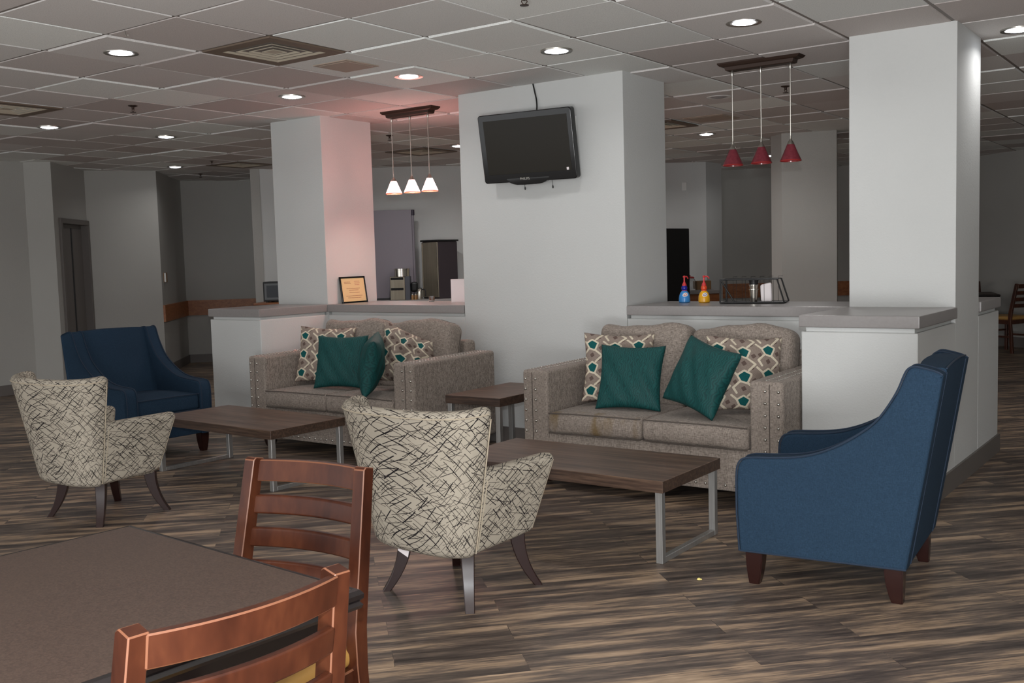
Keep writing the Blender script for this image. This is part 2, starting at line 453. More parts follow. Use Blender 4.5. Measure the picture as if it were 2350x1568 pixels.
# wall with a doorway between P2 and P3
def interp(p,q,s): return (p[0]+(q[0]-p[0])*s,p[1]+(q[1]-p[1])*s)
def wparam(u,v,p,q):
    X=atw(u,v,p,q); L=math.hypot(q[0]-p[0],q[1]-p[1]); return ((X.x-p[0])*(q[0]-p[0])+(X.y-p[1])*(q[1]-p[1]))/L/L,X.z
s0,_=wparam(140,600,P2,P3); _,zt=wparam(141,496,P2,P3); zt=2.03
s1=.985
wallbox('wall_left_door_side',P2,interp(P2,P3,s0))
wallbox('wall_left_door_header',interp(P2,P3,s0),P3,zt,H)
d=(Vector((P3[0]-P2[0],P3[1]-P2[1],0))).normalized(); nrm=Vector((-d.y,d.x,0))
A0=Vector((*interp(P2,P3,s0),0)); A1=Vector((*P3,0))
wd=(A1-A0).length
R=Matrix((d,nrm,Vector((0,0,1)))).transposed().to_4x4()
door=bpy.data.objects.new('door_1',None); COL.objects.link(door); door['kind']='structure'; door.matrix_world=Matrix.Translation(A0)@R
b=B(); box(b,(0,-.03,0),(.06,.13,zt),.004); box(b,(.06,-.03,zt-.06),(wd,.13,zt),.004); box(b,(wd-.05,-.03,0),(wd,.13,zt-.06),.004); finish(b,'door_frame',M['trimg'],door)
b=B(); box(b,(.06,.06,.01),(wd-.05,.10,zt-.06),.003); finish(b,'door_leaf',M['doorg'],door)
b=B(); box(b,(wd*.55,.052,.05),(wd*.58,.062,zt-.1),.002); finish(b,'door_seam',M['blackm'],door)
wallbox('wall_left_corner',P3,P4)
wallbox('wall_recess_side',P4,P5,th=.1)
wallbox('wall_recess_back',P5,P6)
wallbox('wall_bar_back',P7,P8,mat=M['wall'])
wallbox('wall_bar_back_end',P7,(P7[0]-.62*1.6,P7[1]+.784*1.6),side=-1)
# hall behind the right opening
Q2=(-2.313,9.173); Q3=(-2.75,11.0); Q4=(-1.45,10.9)
wallbox('wall_hall_left',P8,Q2,mat=M['wall'])
wallbox('wall_hall_back',(-2.9,10.15),(-1.55,10.95),mat=WF)
wallbox('wall_hall_side',(-1.55,10.95),(1.2,12.6),mat=WF)
# square column in front of the hall
a=Vector((-.315,6.276,0)); c=Vector((.229,6.448,0)); dd=(c-a).normalized(); nn=Vector((-dd.y,dd.x,0))
nl=Vector((-.60,.62,0))
b=B(); pl=[a,c,c+nn*.62,a+nl*.33+nn*.35,a+nl*.33]
loft(b,[[p for p in pl],[p+Vector((0,0,H+.002)) for p in pl]]); struct('wall_column_back',b,WF,smooth=False)
# far right wall
R0=(-1.6,13.0);R1=(.55,11.33);R2=(4.6,8.35)
wallbox('wall_far_right',(-.6,12.2),R2,mat=WF)
wallbox('wall_right_light_blocker',(6.6,16),(6.6,-7.3),mat=M['wall'],side=-1)  # unseen slab added to cut world light coming from the right
# baseboards
def baseboard(name,p,q,side=-1,h=.12,th=.014): 
    o=wallbox(name,p,q,0,h,th,M['trimg'],side); return o
baseboard('baseboard_right_side',(XD+.0005,YGR-.014),(XD+.0005,2.995))
baseboard('baseboard_right_front',(XC,YGR),(XD+.0004,YGR))
baseboard('baseboard_center',(XB+.0,YF),(XC,YF))
baseboard('baseboard_left',P0,P1); baseboard('baseboard_left_pilaster',P1,P2)
baseboard('baseboard_left_corner',P3,P4); baseboard('baseboard_recess_side',P4,P5); baseboard('baseboard_recess_back',P5,P6)
baseboard('baseboard_far_right',(-.6,12.2),R2,h=.14)
# oak chair rails
def crail(name,p,q,z0=.70,z1=.92): return wallbox(name,p,q,z0,z1,.028,M['rail'],-1)
crail('trim_2',P4,P5); crail('trim_3',P5,P6)
crail('trim_4',(-2.9,10.15),(-1.55,10.95)); crail('trim_5',(-1.55,10.95),(1.2,12.6))
# ---------------------------------------------------------------- ceiling things
ZT=H-.0055
dl_labels=['lit recessed downlight at upper left, beside the small ceiling hook','lit recessed downlight just left of the left column top','lit recessed downlight just above the canopy of the lit pendant lamp','lit recessed downlight in front of the television column','lit recessed downlight just above the canopy of the unlit pendant lamp','lit recessed downlight at far left beside the edge vent','lit recessed downlight left of the left column, farther back','small lit recessed downlight over the wooden-railed recess','lit recessed downlight half hidden by the left edge of the television column','lit recessed downlight seen through the right opening, left of the red shades','lit recessed downlight cut off by the right picture edge','unlit recessed downlight above the right opening, left of a pendant rod','far lit downlight peeking out behind the middle red shade']
dl=[(278,121),(670,222),(938,175),(1277,117),(1707,51),(113,292),(381,314),(402,383),(1052,335),(1621,308),(2337,68),(1650,222),(1768,357)]
def make_downlight(on):
    r=thing('recessed_downlight','x','ceiling light')
    b=B(); lathe(b,[(.072,.004),(.074,-.004),(.098,-.006),(.1,0),(.1,.004)],32,cap=False); finish(b,'trim_ring',M['nickel'] if on else M['white'],r)
    b=B(); lathe(b,[(.0722,.003),(.060,-.006),(.035,-.012),(.001,-.014)],28,cap=False); finish(b,'lamp_lens',M['lens'] if on else M['lensoff'],r)
    return r
pr_on=make_downlight(True); pr_off=make_downlight(False)
first={True:pr_on,False:pr_off}; used={True:False,False:False}
lights=[]
for k,(u,v) in enumerate(dl):
    on=(k!=11); p=at(u,v,'z',ZT)
    if not used[on]:
        used[on]=True; o=first[on]; o.location=(p.x,p.y,ZT); o['label']=dl_labels[k]
    else: o=dup(first[on],dl_labels[k],(p.x,p.y,ZT),0)
    o['group']='recessed ceiling downlights'
    if on: lights.append((p.x,p.y))
# supply vents
def make_vent():
    r=thing('air_vent','x','ceiling vent')
    h=.2945
    b=B()
    for x0,x1,y0,y1 in ((-h,h,-h,-.215),(-h,h,.215,h),(-h,-.215,-.215,.215),(.215,h,-.215,.215)): box(b,(x0,y0,-.006),(x1,y1,.004))
    finish(b,'frame',M['ventbrown'],r,smooth=False)
    b=B(); box(b,(-.22,-.22,.05),(.22,.22,.06)); finish(b,'duct_back',M['dark'],r,smooth=False)
    for k,(a0,a1) in enumerate(((.214,.160),(.158,.108),(.105,.058),(.052,.004))):
        b=B(); z0,z1=.034,-.004
        o4=[(-a0,-a0),(a0,-a0),(a0,a0),(-a0,a0)]; i4=[(-a1,-a1),(a1,-a1),(a1,a1),(-a1,a1)]
        loft(b,[[Vector((x,y,z1+.003)) for x,y in o4],[Vector((x,y,z1)) for x,y in o4],[Vector((x,y,z0-.003)) for x,y in i4],[Vector((x,y,z0)) for x,y in i4]],cap=(k==3))
        finish(b,'louver_ring',M['ventslat'],r,smooth=False)
    return r
vent=make_vent(); vl=[('brown square air vent with nested louvers, nearest and largest',(-2*T+T/2,-T/2)),('brown air vent cut by the left picture edge',None),('far brown air vent left of the left column',(-6.41,3.99)),('far brown air vent behind the lit pendant rods',(-3.93,4.51)),('far brown air vent just right of the television column',(-.72,4.53))]
for k,(lb,xy) in enumerate(vl):
    if xy is None: xy=(-4.16,-.12)
    x=(math.floor(xy[0]/T)+.5)*T; y=(math.floor(xy[1]/T)+.5)*T
    if k==0: vent.location=(x,y,H-.002); vent['label']=lb; vent['group']='square supply vents'
    else: dup(vent,lb,(x,y,H-.012),0,'square supply vents')
for lb,(x,y),h in (('flat brown ceiling grille patch beside the large vent',(-.912,.29),.15),('flat brown ceiling grille seen through the right opening',(-.314,4.494),.2)):
    r=thing('return_grille',lb,'ceiling grille',(x,y,ZT))
    b=B(); box(b,(-h,-h,-.004),(h,h,.003),.002,1); finish(b,'plate',M['grille'],r)
    b=B(); box(b,(-h*.8,-h*.8,-.006),(h*.8,h*.8,-.0035)); finish(b,'mesh_panel',M['grille'],r,smooth=False)
# sprinklers
def make_spr():
    r=thing('fire_sprinkler','x','sprinkler')
    b=B(); lathe(b,[(.036,.006),(.036,0),(.02,-.006),(.012,-.008)],20); finish(b,'escutcheon',M['bronze'],r)
    b=B(); lathe(b,[(.010,-.006),(.010,-.022),(.006,-.026)],12); tube(b,[(.009,0,-.02),(.014,0,-.03),(.004,0,-.045)],.0025,6); tube(b,[(-.009,0,-.02),(-.014,0,-.03),(-.004,0,-.045)],.0025,6); finish(b,'body',M['bronze'],r)
    b=B(); lathe(b,[(.004,-.043),(.022,-.046),(.022,-.049),(.004,-.048)],16); finish(b,'deflector',M['bronze'],r)
    return r
spr=make_spr()
for k,(u,v,lb) in enumerate([(305,248,'dark fire sprinkler at left, below the large vent row'),(1203,-4,'dark fire sprinkler cut off by the top picture edge'),(1803,203,'dark fire sprinkler behind the rightmost pendant rod'),(460,402,'tiny dark sprinkler over the recess at far left'),(486,372,'tiny dark sprinkler left of the far vent by the left column'),(894,315,'dark sprinkler beside the leftmost rod of the lit pendant')]):
    p=at(u,v,'z',H-.02)
    if k==0: spr.location=(p.x,p.y,ZT); spr['label']=lb; spr['group']='fire sprinklers'
    else: dup(spr,lb,(p.x,p.y,ZT),.6*k,'fire sprinklers')
p=at(287,70,'z',H); b=B(); tube(b,[(0,0,.006),(0,0,-.02),(.004,.004,-.032),(0.012,.008,-.03),(.012,.008,-.022)],.003,8)
o=finish(b,'ceiling_hook',M['nickel']); o.location=(p.x,p.y,H); tag(o,'small metal hook hanging from the ceiling grid above a downlight','hook')
# pendants
def shade_mat(lit):
    if not lit:
        m=NT('red_art_glass'); v=m.coord(); n=m.noise(v,60,3)
        m.set(Base_Color=m.mix(n,lin((100,32,42)),lin((136,60,70))),Roughness=.18,Transmission_Weight=.15); return m.m
    m=NT('lit_pink_glass'); g=m.n('TexCoord').outputs['Object']; z=m.n('SeparateXYZ',{0:g}).outputs[2]
    d=m.math('DIVIDE',m.math('ABSOLUTE',m.math('SUBTRACT',z,-.628)),.062)
    gl=m.math('POWER',m.math('SUBTRACT',1.0,d,True),.8)
    m.set(Base_Color=lin((200,110,100)),Roughness=.3,Emission_Color=(1,.42,.38,1),Emission_Strength=m.math('ADD',m.math('MULTIPLY',gl,40.0),.55))
    return m.m
SH={True:shade_mat(True),False:shade_mat(False)}
M['rimlit']=emis('lit_glass_rim',(224,104,80),.55); M['rimred']=plain('red_glass_rim',(150,44,44),.2)
M['bulb']=emis('lit_bulb',(255,236,222),16.0)
def pendant(lit,x,y,xs,zb,label):
    r=thing('pendant_fixture',label,'pendant lamp',(x,y,ZT))
    b=B(); t=[(.283,.058,.004),(.283,.058,-.006),(.268,.05,-.02),(.238,.042,-.026),(.232,.04,-.048),(.22,.034,-.052)]
    loft(b,[[Vector((sx*w,sy*d,z)) for sx,sy in ((-1,-1),(1,-1),(1,1),(-1,1))] for w,d,z in t]); finish(b,'canopy',M['bronze'],r,smooth=False)
    for px in xs:
        xx=px-x; zz=zb-ZT
        b=B(); tube(b,[(xx,0,-.05),(xx,0,zz+.155)],.0042,8); finish(b,'rod',M['nickel'],r)
        b=B(); lathe(b,[(.006,-.05),(.009,-.058),(.009,-.072),(.005,-.085)],12,(xx,0,0)); finish(b,'rod_collar',M['nickel'],r)
        b=B(); lathe(b,[(.006,zz+.165),(.008,zz+.15),(.008,zz+.138),(.016,zz+.128),(.024,zz+.11),(.025,zz+.104)],18,(xx,0,0)); finish(b,'socket',M['nickel'],r)
        b=B(); lathe(b,[(.0235,zz+.110),(.046,zz+.056),(.068,zz+.008),(.0645,zz+.008),(.043,zz+.056),(.0205,zz+.108)],32,(xx,0,0),cap=False); s=finish(b,'shade',SH[lit],r)
        b=B(); lathe(b,[(.068,zz+.008),(.0705,zz+.002),(.0695,zz),(.0655,zz+.001),(.0645,zz+.008)],32,(xx,0,0),cap=False); finish(b,'shade_rim',M['rimlit' if lit else 'rimred'],s)
        b=B(); lathe(b,[(.012,zz+.10),(.02,zz+.07),(.024,zz+.05),(.016,zz+.032),(.001,zz+.026)],16,(xx,0,0)); finish(b,'bulb',M['bulb'] if lit else M['white'],s)
    return r
pendant(True,-1.90,2.025,(-2.108,-1.903,-1.707),1.978,'lit three-shade pendant lamp glowing pink over the left bar ledge')
pendant(False,1.176,2.02,(.976,1.177,1.378),1.986,'unlit three-shade pendant lamp with dark red glass over the right bar ledge')
# ---------------------------------------------------------------- lights
def light(ty,name,loc,power,color=(1,1,1),**k):
    l=bpy.data.lights.new(name,ty); l.energy=power; l.color=color
    for a,v in k.items(): setattr(l,a,v)
    o=bpy.data.objects.new(name,l); o.location=loc; COL.objects.link(o); return o
FLASH=215.0; DOWN=2.6; WORLD=1.6; CEIL_FILL=205.0; BAR_FILL=12.0
for x,y in ((-1.2,3.6),(-2.6,5.0),(-2.6,6.6),(-4.4,4.6),(.6,4.4)): light('AREA','bar_fill_light',(x,y,ZT-.018),BAR_FILL,(1,.98,.97),shape='DISK',size=.13,spread=math.radians(160))  # added fill lights inside the bar, no fixtures above them
fl=light('POINT','camera_flash',CAM+_u*.16+_f*.02,FLASH,(.96,.99,1.02),shadow_soft_size=.02)
for x,y in lights: light('AREA','downlight_lamp',(x,y,ZT-.018),DOWN,(1,.985,.97),shape='DISK',size=.13,spread=math.radians(150))
for x,y in ((-.9,-2.6),(1.0,-4.4),(3.2,-2.2),(-3.4,-2.6),(-.5,-5.6),(4.6,-5.4),): light('AREA','downlight_lamp',(x,y,ZT-.018),DOWN,(1,.985,.97),shape='DISK',size=.13,spread=math.radians(150))
for px in (-2.108,-1.903,-1.707): light('SPOT','pendant_bulb',(px,2.025,1.985),3.5,(1,.88,.76),shadow_soft_size=.05,spot_size=math.radians(150),spot_blend=.5)
bo=light('AREA','ceiling_fill_light',(4.2,-5.9,.55),CEIL_FILL,(.98,.99,1),shape='RECTANGLE',size=1.6,size_y=1.0)  # added unseen fill light behind the camera, aimed up to brighten the ceiling
bo.rotation_euler=Vector((-.22,.74,.63)).to_track_quat('-Z','Y').to_euler()
wd_=bpy.data.worlds.new('world'); S.world=wd_; wd_.use_nodes=True
wd_.node_tree.nodes['Background'].inputs[0].default_value=(.98,.99,1.0,1); wd_.node_tree.nodes['Background'].inputs[1].default_value=WORLD
S.view_settings.view_transform='Standard'; S.view_settings.look='None'; S.view_settings.gamma=1; S.view_settings.exposure=0
try: S.view_settings.use_curve_mapping=False
except Exception: pass
# ================================================================ FURNITURE
def prism2(bm,poly,fn,t0,t1,mat=0,bev=.003,seg=1,bmat=1,alledges=True):
    t=bmesh.new()
    a=[t.verts.new(fn(p[0],p[1],t0)) for p in poly]; c=[t.verts.new(fn(p[0],p[1],t1)) for p in poly]
    n=len(poly); fa=t.faces.new(a); fb=t.faces.new(c[::-1])
    for i in range(n): t.faces.new((a[i],c[i],c[(i+1)%n],a[(i+1)%n]))
    bmesh.ops.recalc_face_normals(t,faces=t.faces[:])
    for f in t.faces: f.material_index=mat
    ed=[e for e in t.edges if e.calc_face_angle(0)>math.radians(25) or (fa in e.link_faces) or (fb in e.link_faces)]
    if bev: bmesh.ops.bevel(t,geom=ed,offset=bev,segments=seg,affect='EDGES',profile=.5,material=bmat)
    merge(bm,t); return bm
# ---------------------------------------------------------------- loveseat
nail_me=None
def nail(parent,c,n):
    global nail_me
    if nail_me is None:
        b=B(); dome(b,(0,0,0),(0,0,1),.0092,.0075,10); o=finish(b,'nailhead',M['nickel'],parent); nail_me=o.data
    else: o=bpy.data.objects.new('nailhead',nail_me); COL.objects.link(o); o.parent=parent
    o.location=c; o.rotation_euler=Vector((0,0,1)).rotation_difference(Vector(n)).to_euler()
def make_sofa():
    r=thing('loveseat','x','sofa')
    W=1.69; aw=.19; hd=.93; az=.715
    b=B(); box(b,(-W/2+aw-.01,.012,.085),(W/2-aw+.01,.10,.33),.012,2); box(b,(-W/2+.03,.06,.085),(W/2-.03,hd-.02,.30),.01,1)
    fr=finish(b,'base_frame',M['linen'],r)
    n=22
    for i in range(n): nail(fr,(-W/2+aw+.03+(W-2*aw-.06)*i/(n-1),.012,.118),(0,-1,0))
    for sx in (-1,1):
        b=B()
        def fa(p): 
            x=p.x; z=p.z; 
            return Vector((sx*(W/2-aw/2)+x, hd/2+p.y, .40+z+.012*(p.y/hd)))
        rbox(b,(aw,hd,az-.085),.022,(3,8,5),fa); a=finish(b,'arm',M['linen'],r,angle=60)
        for q in (.026,.1):
            for k in range(9): nail(a,(sx*(W/2-q),-.0005,.655-.0655*k),(0,-1,0))
        b=B()
        for q in (.045,.10):
            for k in range(28):
                yy=.03+k*.0315; dome(b,(sx*(W/2-q),yy,az+.012*((yy-hd/2)/hd)-.001),(0,0,1),.0085,.006,8)
        t=finish(b,'nailhead_trim',M['nickel'],a); t['kind']='stuff'
        b=B(); tube(b,[(sx*(W/2-.012),.012,az-.014),(sx*(W/2-.012),hd-.02,az-.002)],.004,6); tube(b,[(sx*(W/2-.075),-.001,.10),(sx*(W/2-.075),-.001,az-.02)],.0025,6) 
        finish(b,'arm_piping',M['pipe'],a)
    b=B(); box(b,(-W/2+aw-.02,.80,.10),(W/2-aw+.02,hd,.80),.03,3); finish(b,'back_frame',M['linen'],r)
    cw=(W-2*aw)/2
    for s in (-1,1):
        b=B()
        def fs(p,s=s):
            u=p.x/(cw/2); v=p.y/.31
            crown=.012*(1-u*u*.9)*(1-v*v*.7) if p.z>0 else 0
            bulge=.012*(1-(p.z/.065)**2)
            return Vector((s*cw/2+p.x*.992, .31+p.y-.012*(1-u*u)*(1 if p.y<-.28 else 0)-(bulge if p.y<-.25 else 0), .392+p.z+crown-.008*(u*s>.4)*max(0,(u*s-.4))))
        rbox(b,(cw,.64,.13),.028,(10,8,2),fs); c=finish(b,'seat_cushion',M['linen'],r,angle=70)
        for zz in (.452,.332):
            b=B(); pts=[]
            for i in range(21):
                u=-1+2*i/20; x=u*(cw/2-.006)
                pts.append(fs(Vector((x,-.317 if abs(u)<.97 else -.312,.056 if zz>.4 else -.058))))
            tube(b,[p+Vector((0,-.003,.004 if zz>.4 else -.002)) for p in pts],.0042,6); finish(b,'piping',M['pipe'],c)
    rnd=random.Random(5)
    for s in (-1,1):
        b=B(); ph=s*.7
        def fb(p,s=s):
            u=p.x/.335; v=p.y/.26
            th=p.z*(1.0+.28*(1-u*u)*(1-.6*v*v))
            top=max(0,v); sag=.014*math.sin(3.1*u+ph)*top+ -.018*top*(abs(u)**4)
            x=s*.334+p.x*(1-.02*top)
            h=.25+p.y+sag+.004*math.sin(9*u+4*v+ph)
            base=Vector((x,.62,.445)); d=Vector((0,.22,.975)).normalized(); nn=Vector((0,-.975,.22)).normalized()
            return base+d*h+nn*(th+.006*math.sin(7*u+ph)*math.sin(5*v))
        rbox(b,(.668,.53,.17),.055,(12,10,2),fb); c=finish(b,'back_cushion',M['linen'],r,angle=80)
        b=B(); K=[(-.333,-.18),(-.333,.1),(-.332,.19),(-.322,.232),(-.300,.252)]; K=K+[(-.27+.54*i/20,.2635) for i in range(21)]+[(-x_,y_) for x_,y_ in K[::-1]]; pts=[fb(Vector((x_,y_,-.04))) for x_,y_ in K]
        tube(b,pts,.004,6); finish(b,'piping',M['pipe'],c)
    for x in (-.74,.74):
        for y in (.10,.82):
            b=B(); lathe(b,[(.030,0),(.042,.02),(.050,.05),(.046,.088)],16,(x,y,0)); finish(b,'foot',M['espresso'],r)
    return r
sofa=make_sofa(); sofa.location=(.995,.65,0); sofa['label']='taupe linen loveseat with nailhead arms, stained seat, nearer the right armchair'; sofa['group']='studded loveseats'
dup(sofa,'taupe linen loveseat against the white block under the lit pendants',(-1.598,.65,0),0,'studded loveseats')
def mk_stain():
    src=M['linen'].copy(); src.name='stained_linen'; t=src.node_tree; bs=t.nodes['Principled BSDF']
    old=bs.inputs['Base Color'].links[0].from_socket
    tc=t.nodes.new('ShaderNodeTexCoord'); mp=t.nodes.new('ShaderNodeMapping'); mp.inputs['Scale'].default_value=(9,3,2.2); t.links.new(tc.outputs['Object'],mp.inputs[0])
    n=t.nodes.new('ShaderNodeTexNoise'); n.inputs['Scale'].default_value=1.0; n.inputs['Detail'].default_value=3; t.links.new(mp.outputs[0],n.inputs[0])
    r=t.nodes.new('ShaderNodeMapRange'); r.inputs['From Min'].default_value=.50; r.inputs['From Max'].default_value=.66; r.inputs['To Max'].default_value=.75; t.links.new(n.outputs[0],r.inputs[0])
    sx=t.nodes.new('ShaderNodeSeparateXYZ'); t.links.new(tc.outputs['Object'],sx.inputs[0])
    f=t.nodes.new('ShaderNodeMath'); f.operation='LESS_THAN'; t.links.new(sx.outputs[1],f.inputs[0]); f.inputs[1].default_value=.045
    mm=t.nodes.new('ShaderNodeMath'); mm.operation='MULTIPLY'; t.links.new(r.outputs[0],mm.inputs[0]); t.links.new(f.outputs[0],mm.inputs[1])
    mx=t.nodes.new('ShaderNodeMix'); mx.data_type='RGBA'; t.links.new(mm.outputs[0],mx.inputs[0]); t.links.new(old,mx.inputs[6]); mx.inputs[7].default_value=lin((112,90,50))
    t.links.new(mx.outputs[2],bs.inputs['Base Color']); return src
sc0=[c for c in sofa.children if c.name.split('.')[0]=='seat_cushion'][0]
sc0.material_slots[0].link='OBJECT'; sc0.material_slots[0].material=mk_stain(); sc0['label']='left seat cushion with yellow stains on its front'
# ---------------------------------------------------------------- cushions
def seg_d(p,a,b):
    ax,ay=a; bx,by=b; dx,dy=bx-ax,by-ay; L=dx*dx+dy*dy
    t=max(0,min(1,((p[0]-ax)*dx+(p[1]-ay)*dy)/L)); return math.hypot(p[0]-ax-t*dx,p[1]-ay-t*dy)
KITE=[(-.23,.19),(-.02,.33),(.21,.20),(.09,-.08),(-.12,-.01)]
def inpoly(p,poly):
    c=False; n=len(poly)
    for i in range(n):
        a,b=poly[i],poly[(i+1)%n]
        if (a[1]>p[1])!=(b[1]>p[1]) and p[0]<(b[0]-a[0])*(p[1]-a[1])/(b[1]-a[1])+a[0]: c=not c
    return c
RIB=[((.10,-.10),(.44,-.36)),((.44,-.36),(.16,-.62)),((-.14,-.02),(-.44,-.30)),((-.44,-.30),(-.30,-.52)),((-.26,.20),(-.50,.40))]
SQ=[(-.36,-.08,.075),(.38,-.02,.08),(-.02,-.34,.085),(.30,.48,.07)]
def sdpoly(p,poly):
    d=min(seg_d(p,poly[i],poly[(i+1)%len(poly)]) for i in range(len(poly))); return -d if inpoly(p,poly) else d
def lattice(u,v):
    """distances (m*10+.5) to the cream ribbons, the teal pentagons and the brown blocks"""
    x=u*3.0+.13; y=v*3.0+.2
    c=b=k=9.
    cx=math.floor(x); cy0=math.floor(y)
    for ox in (-1,0,1):
        sh=.12 if (cx+ox)%2 else 0
        for oy in (-1,0,1,2):
            p=(x-cx-.5-ox,y+sh-cy0-.5-oy)
            if abs(p[0])>1.1 or abs(p[1])>1.1: continue
            s_=sdpoly(p,KITE); k=min(k,s_); c=min(c,s_-.075)
            for a_,b_ in RIB: c=min(c,seg_d(p,a_,b_)-.042)
            for sx,sy,h in SQ:
                a=(p[0]-sx)*.85+(p[1]-sy)*.52; e=-(p[0]-sx)*.52+(p[1]-sy)*.85
                b=min(b,max(abs(a),abs(e))-h)
    return (.5+c,.5+k,.5+b,1)
def pillow_mesh(size,th,patt,N=64,seed=0,scrunch=0):
    bm=bmesh.new(); uvl=bm.loops.layers.uv.new('UVMap'); cl=bm.loops.layers.float_color.new('pattern')
    rnd=random.Random(seed); ph=[rnd.uniform(0,6) for _ in range(6)]
    def pt(i,j,side):
        u=-1+2*i/N; v=-1+2*j/N
        k=.085
        x=size/2*u*(1-k*(1-v*v)**1.2*abs(u)**1.5); z=size/2*v*(1-k*(1-u*u)**1.2*abs(v)**1.5)
        e=max(0,(1-u*u))*max(0,(1-v*v))
        y=side*th/2*e**.42
        wr=.010*math.sin(5*u+ph[0])*math.sin(4*v+ph[1])*e+.005*math.sin(11*u+7*v+ph[2])*e**.5
        if scrunch:
            z-=scrunch*.28*(1+v)*.5*(u+1)*.5*size; x-=scrunch*.15*size*max(0,v)*max(0,u); wr+=scrunch*.03*math.sin(9*u-6*v+ph[3])*e**.4; y*=1+.5*scrunch
        return Vector((x,y+wr,z))
    V={}
    def vert(i,j,s):
        k=(i,j,0 if (i in(0,N) or j in (0,N)) else s)
        if k not in V: V[k]=bm.verts.new(pt(i,j,s if k[2] else 1))
        return V[k]
    cache={}
    for s in (-1,1):
        for i in range(N):
            for j in range(N):
                q=[(i,j),(i+1,j),(i+1,j+1),(i,j+1)]
                f=bm.faces.new([vert(a,c,s) for a,c in (q if s<0 else q[::-1])])
                for lp,(a,c) in zip(f.loops,(q if s<0 else q[::-1])):
                    lp[uvl].uv=(a/N*size,c/N*size)
                    if patt:
                        if (a,c) not in cache: cache[(a,c)]=lattice(a/N,c/N)
                        lp[cl]=cache[(a,c)]
    me=bpy.data.meshes.new('throw_pillow'); bm.to_mesh(me); bm.free()
    me.materials.append(M['lattice'] if patt else M['teal']); me.polygons.foreach_set('use_smooth',[True]*len(me.polygons)); return me
PM={'p':pillow_mesh(.45,.15,True,96,1),'t':pillow_mesh(.41,.15,False,40,2),'s':pillow_mesh(.45,.17,True,96,4,.9),'t2':pillow_mesh(.41,.17,False,40,6)}
def pillow(kind,u,v,y,yaw,lean,roll,label,group):
    o=bpy.data.objects.new('throw_pillow',PM[kind]); COL.objects.link(o)
    R=Matrix.Rotation(math.radians(yaw),4,'Z')@Matrix.Rotation(math.radians(-lean),4,'X')@Matrix.Rotation(math.radians(roll),4,'Y')
    o.matrix_world=Matrix.Translation(at(u,v,'y',y))@R
    tag(o,label,'pillow',group)
GP='patterned throw pillows'; GT='teal throw pillows'
pillow('p',1420,844,1.09,27,17,2,'lattice patterned throw pillow at the left end of the stained loveseat',GP)
pillow('t',1447,871,.92,14,20,1,'teal throw pillow upright at the left of the stained loveseat',GT)
pillow('t2',1622,876,.90,-14,22,14,'teal throw pillow tilted over at the right of the stained loveseat',GT)
pillow('p',1716,858,1.09,38,15,4,'lattice patterned throw pillow by the right arm of the stained loveseat',GP)
pillow('p',748,815,1.09,28,17,3,'lattice patterned throw pillow in the left corner of the rear loveseat',GP)
pillow('t',783,833,.92,22,18,0,'teal throw pillow facing forward at the left of the rear loveseat',GT)
pillow('t2',880,832,.86,-50,12,6,'teal throw pillow seen edge-on in the middle of the rear loveseat',GT)
pillow('s',948,812,1.10,24,15,8,'crumpled lattice pillow behind the right arm of the rear loveseat',GP)
# let every pillow rest clear of the loveseat and of its neighbours
from mathutils.bvhtree import BVHTree
bpy.context.view_layer.update()
def bvh_of(objs):
    vs=[];ps=[]
    for o in objs:
        k=len(vs); mw=o.matrix_world; vs+= [mw@v.co for v in o.data.vertices]; ps+=[tuple(k+i for i in p.vertices) for p in o.data.polygons]
    return BVHTree.FromPolygons(vs,ps)
def parts(root,names): return [c for c in root.children if c.name.split('.')[0] in names]
sofas=[o for o in COL.objects if o.name.split('.')[0]=='loveseat']
PB={}
for so in sofas:
    PB[so.name]=(bvh_of(parts(so,('seat_cushion','base_frame'))),bvh_of(parts(so,('back_cushion','back_frame'))+[g for c in parts(so,('back_cushion',)) for g in c.children]),bvh_of(parts(so,('arm',))+[g for c in parts(so,('arm',)) for g in c.children]))
placed=[]
for o in sorted([o for o in COL.objects if o.name.split('.')[0]=='throw_pillow'],key=lambda o:(o.data.materials[0].name!='lattice_weave',o.name)):
    so=min(sofas,key=lambda s:abs(s.location.x-o.location.x)); seat,back,arm=PB[so.name]
    base=[v.co.copy() for v in o.data.vertices]; polys=[tuple(p.vertices) for p in o.data.polygons]
    for it in range(60):
        mw=o.matrix_world; bt=BVHTree.FromPolygons([mw@c for c in base],polys); mv=Vector((0,0,0))
        if bt.overlap(seat): mv.z+=.004
        if bt.overlap(back): mv.y-=.006
        if bt.overlap(arm): mv.x+=-.006 if o.location.x>so.location.x else .006
        for ob,_ in placed:
            if bt.overlap(ob): mv.y-=.006; break
        if mv.length==0: break
        o.matrix_world=Matrix.Translation(mv)@mw
    placed.append((bt,o))
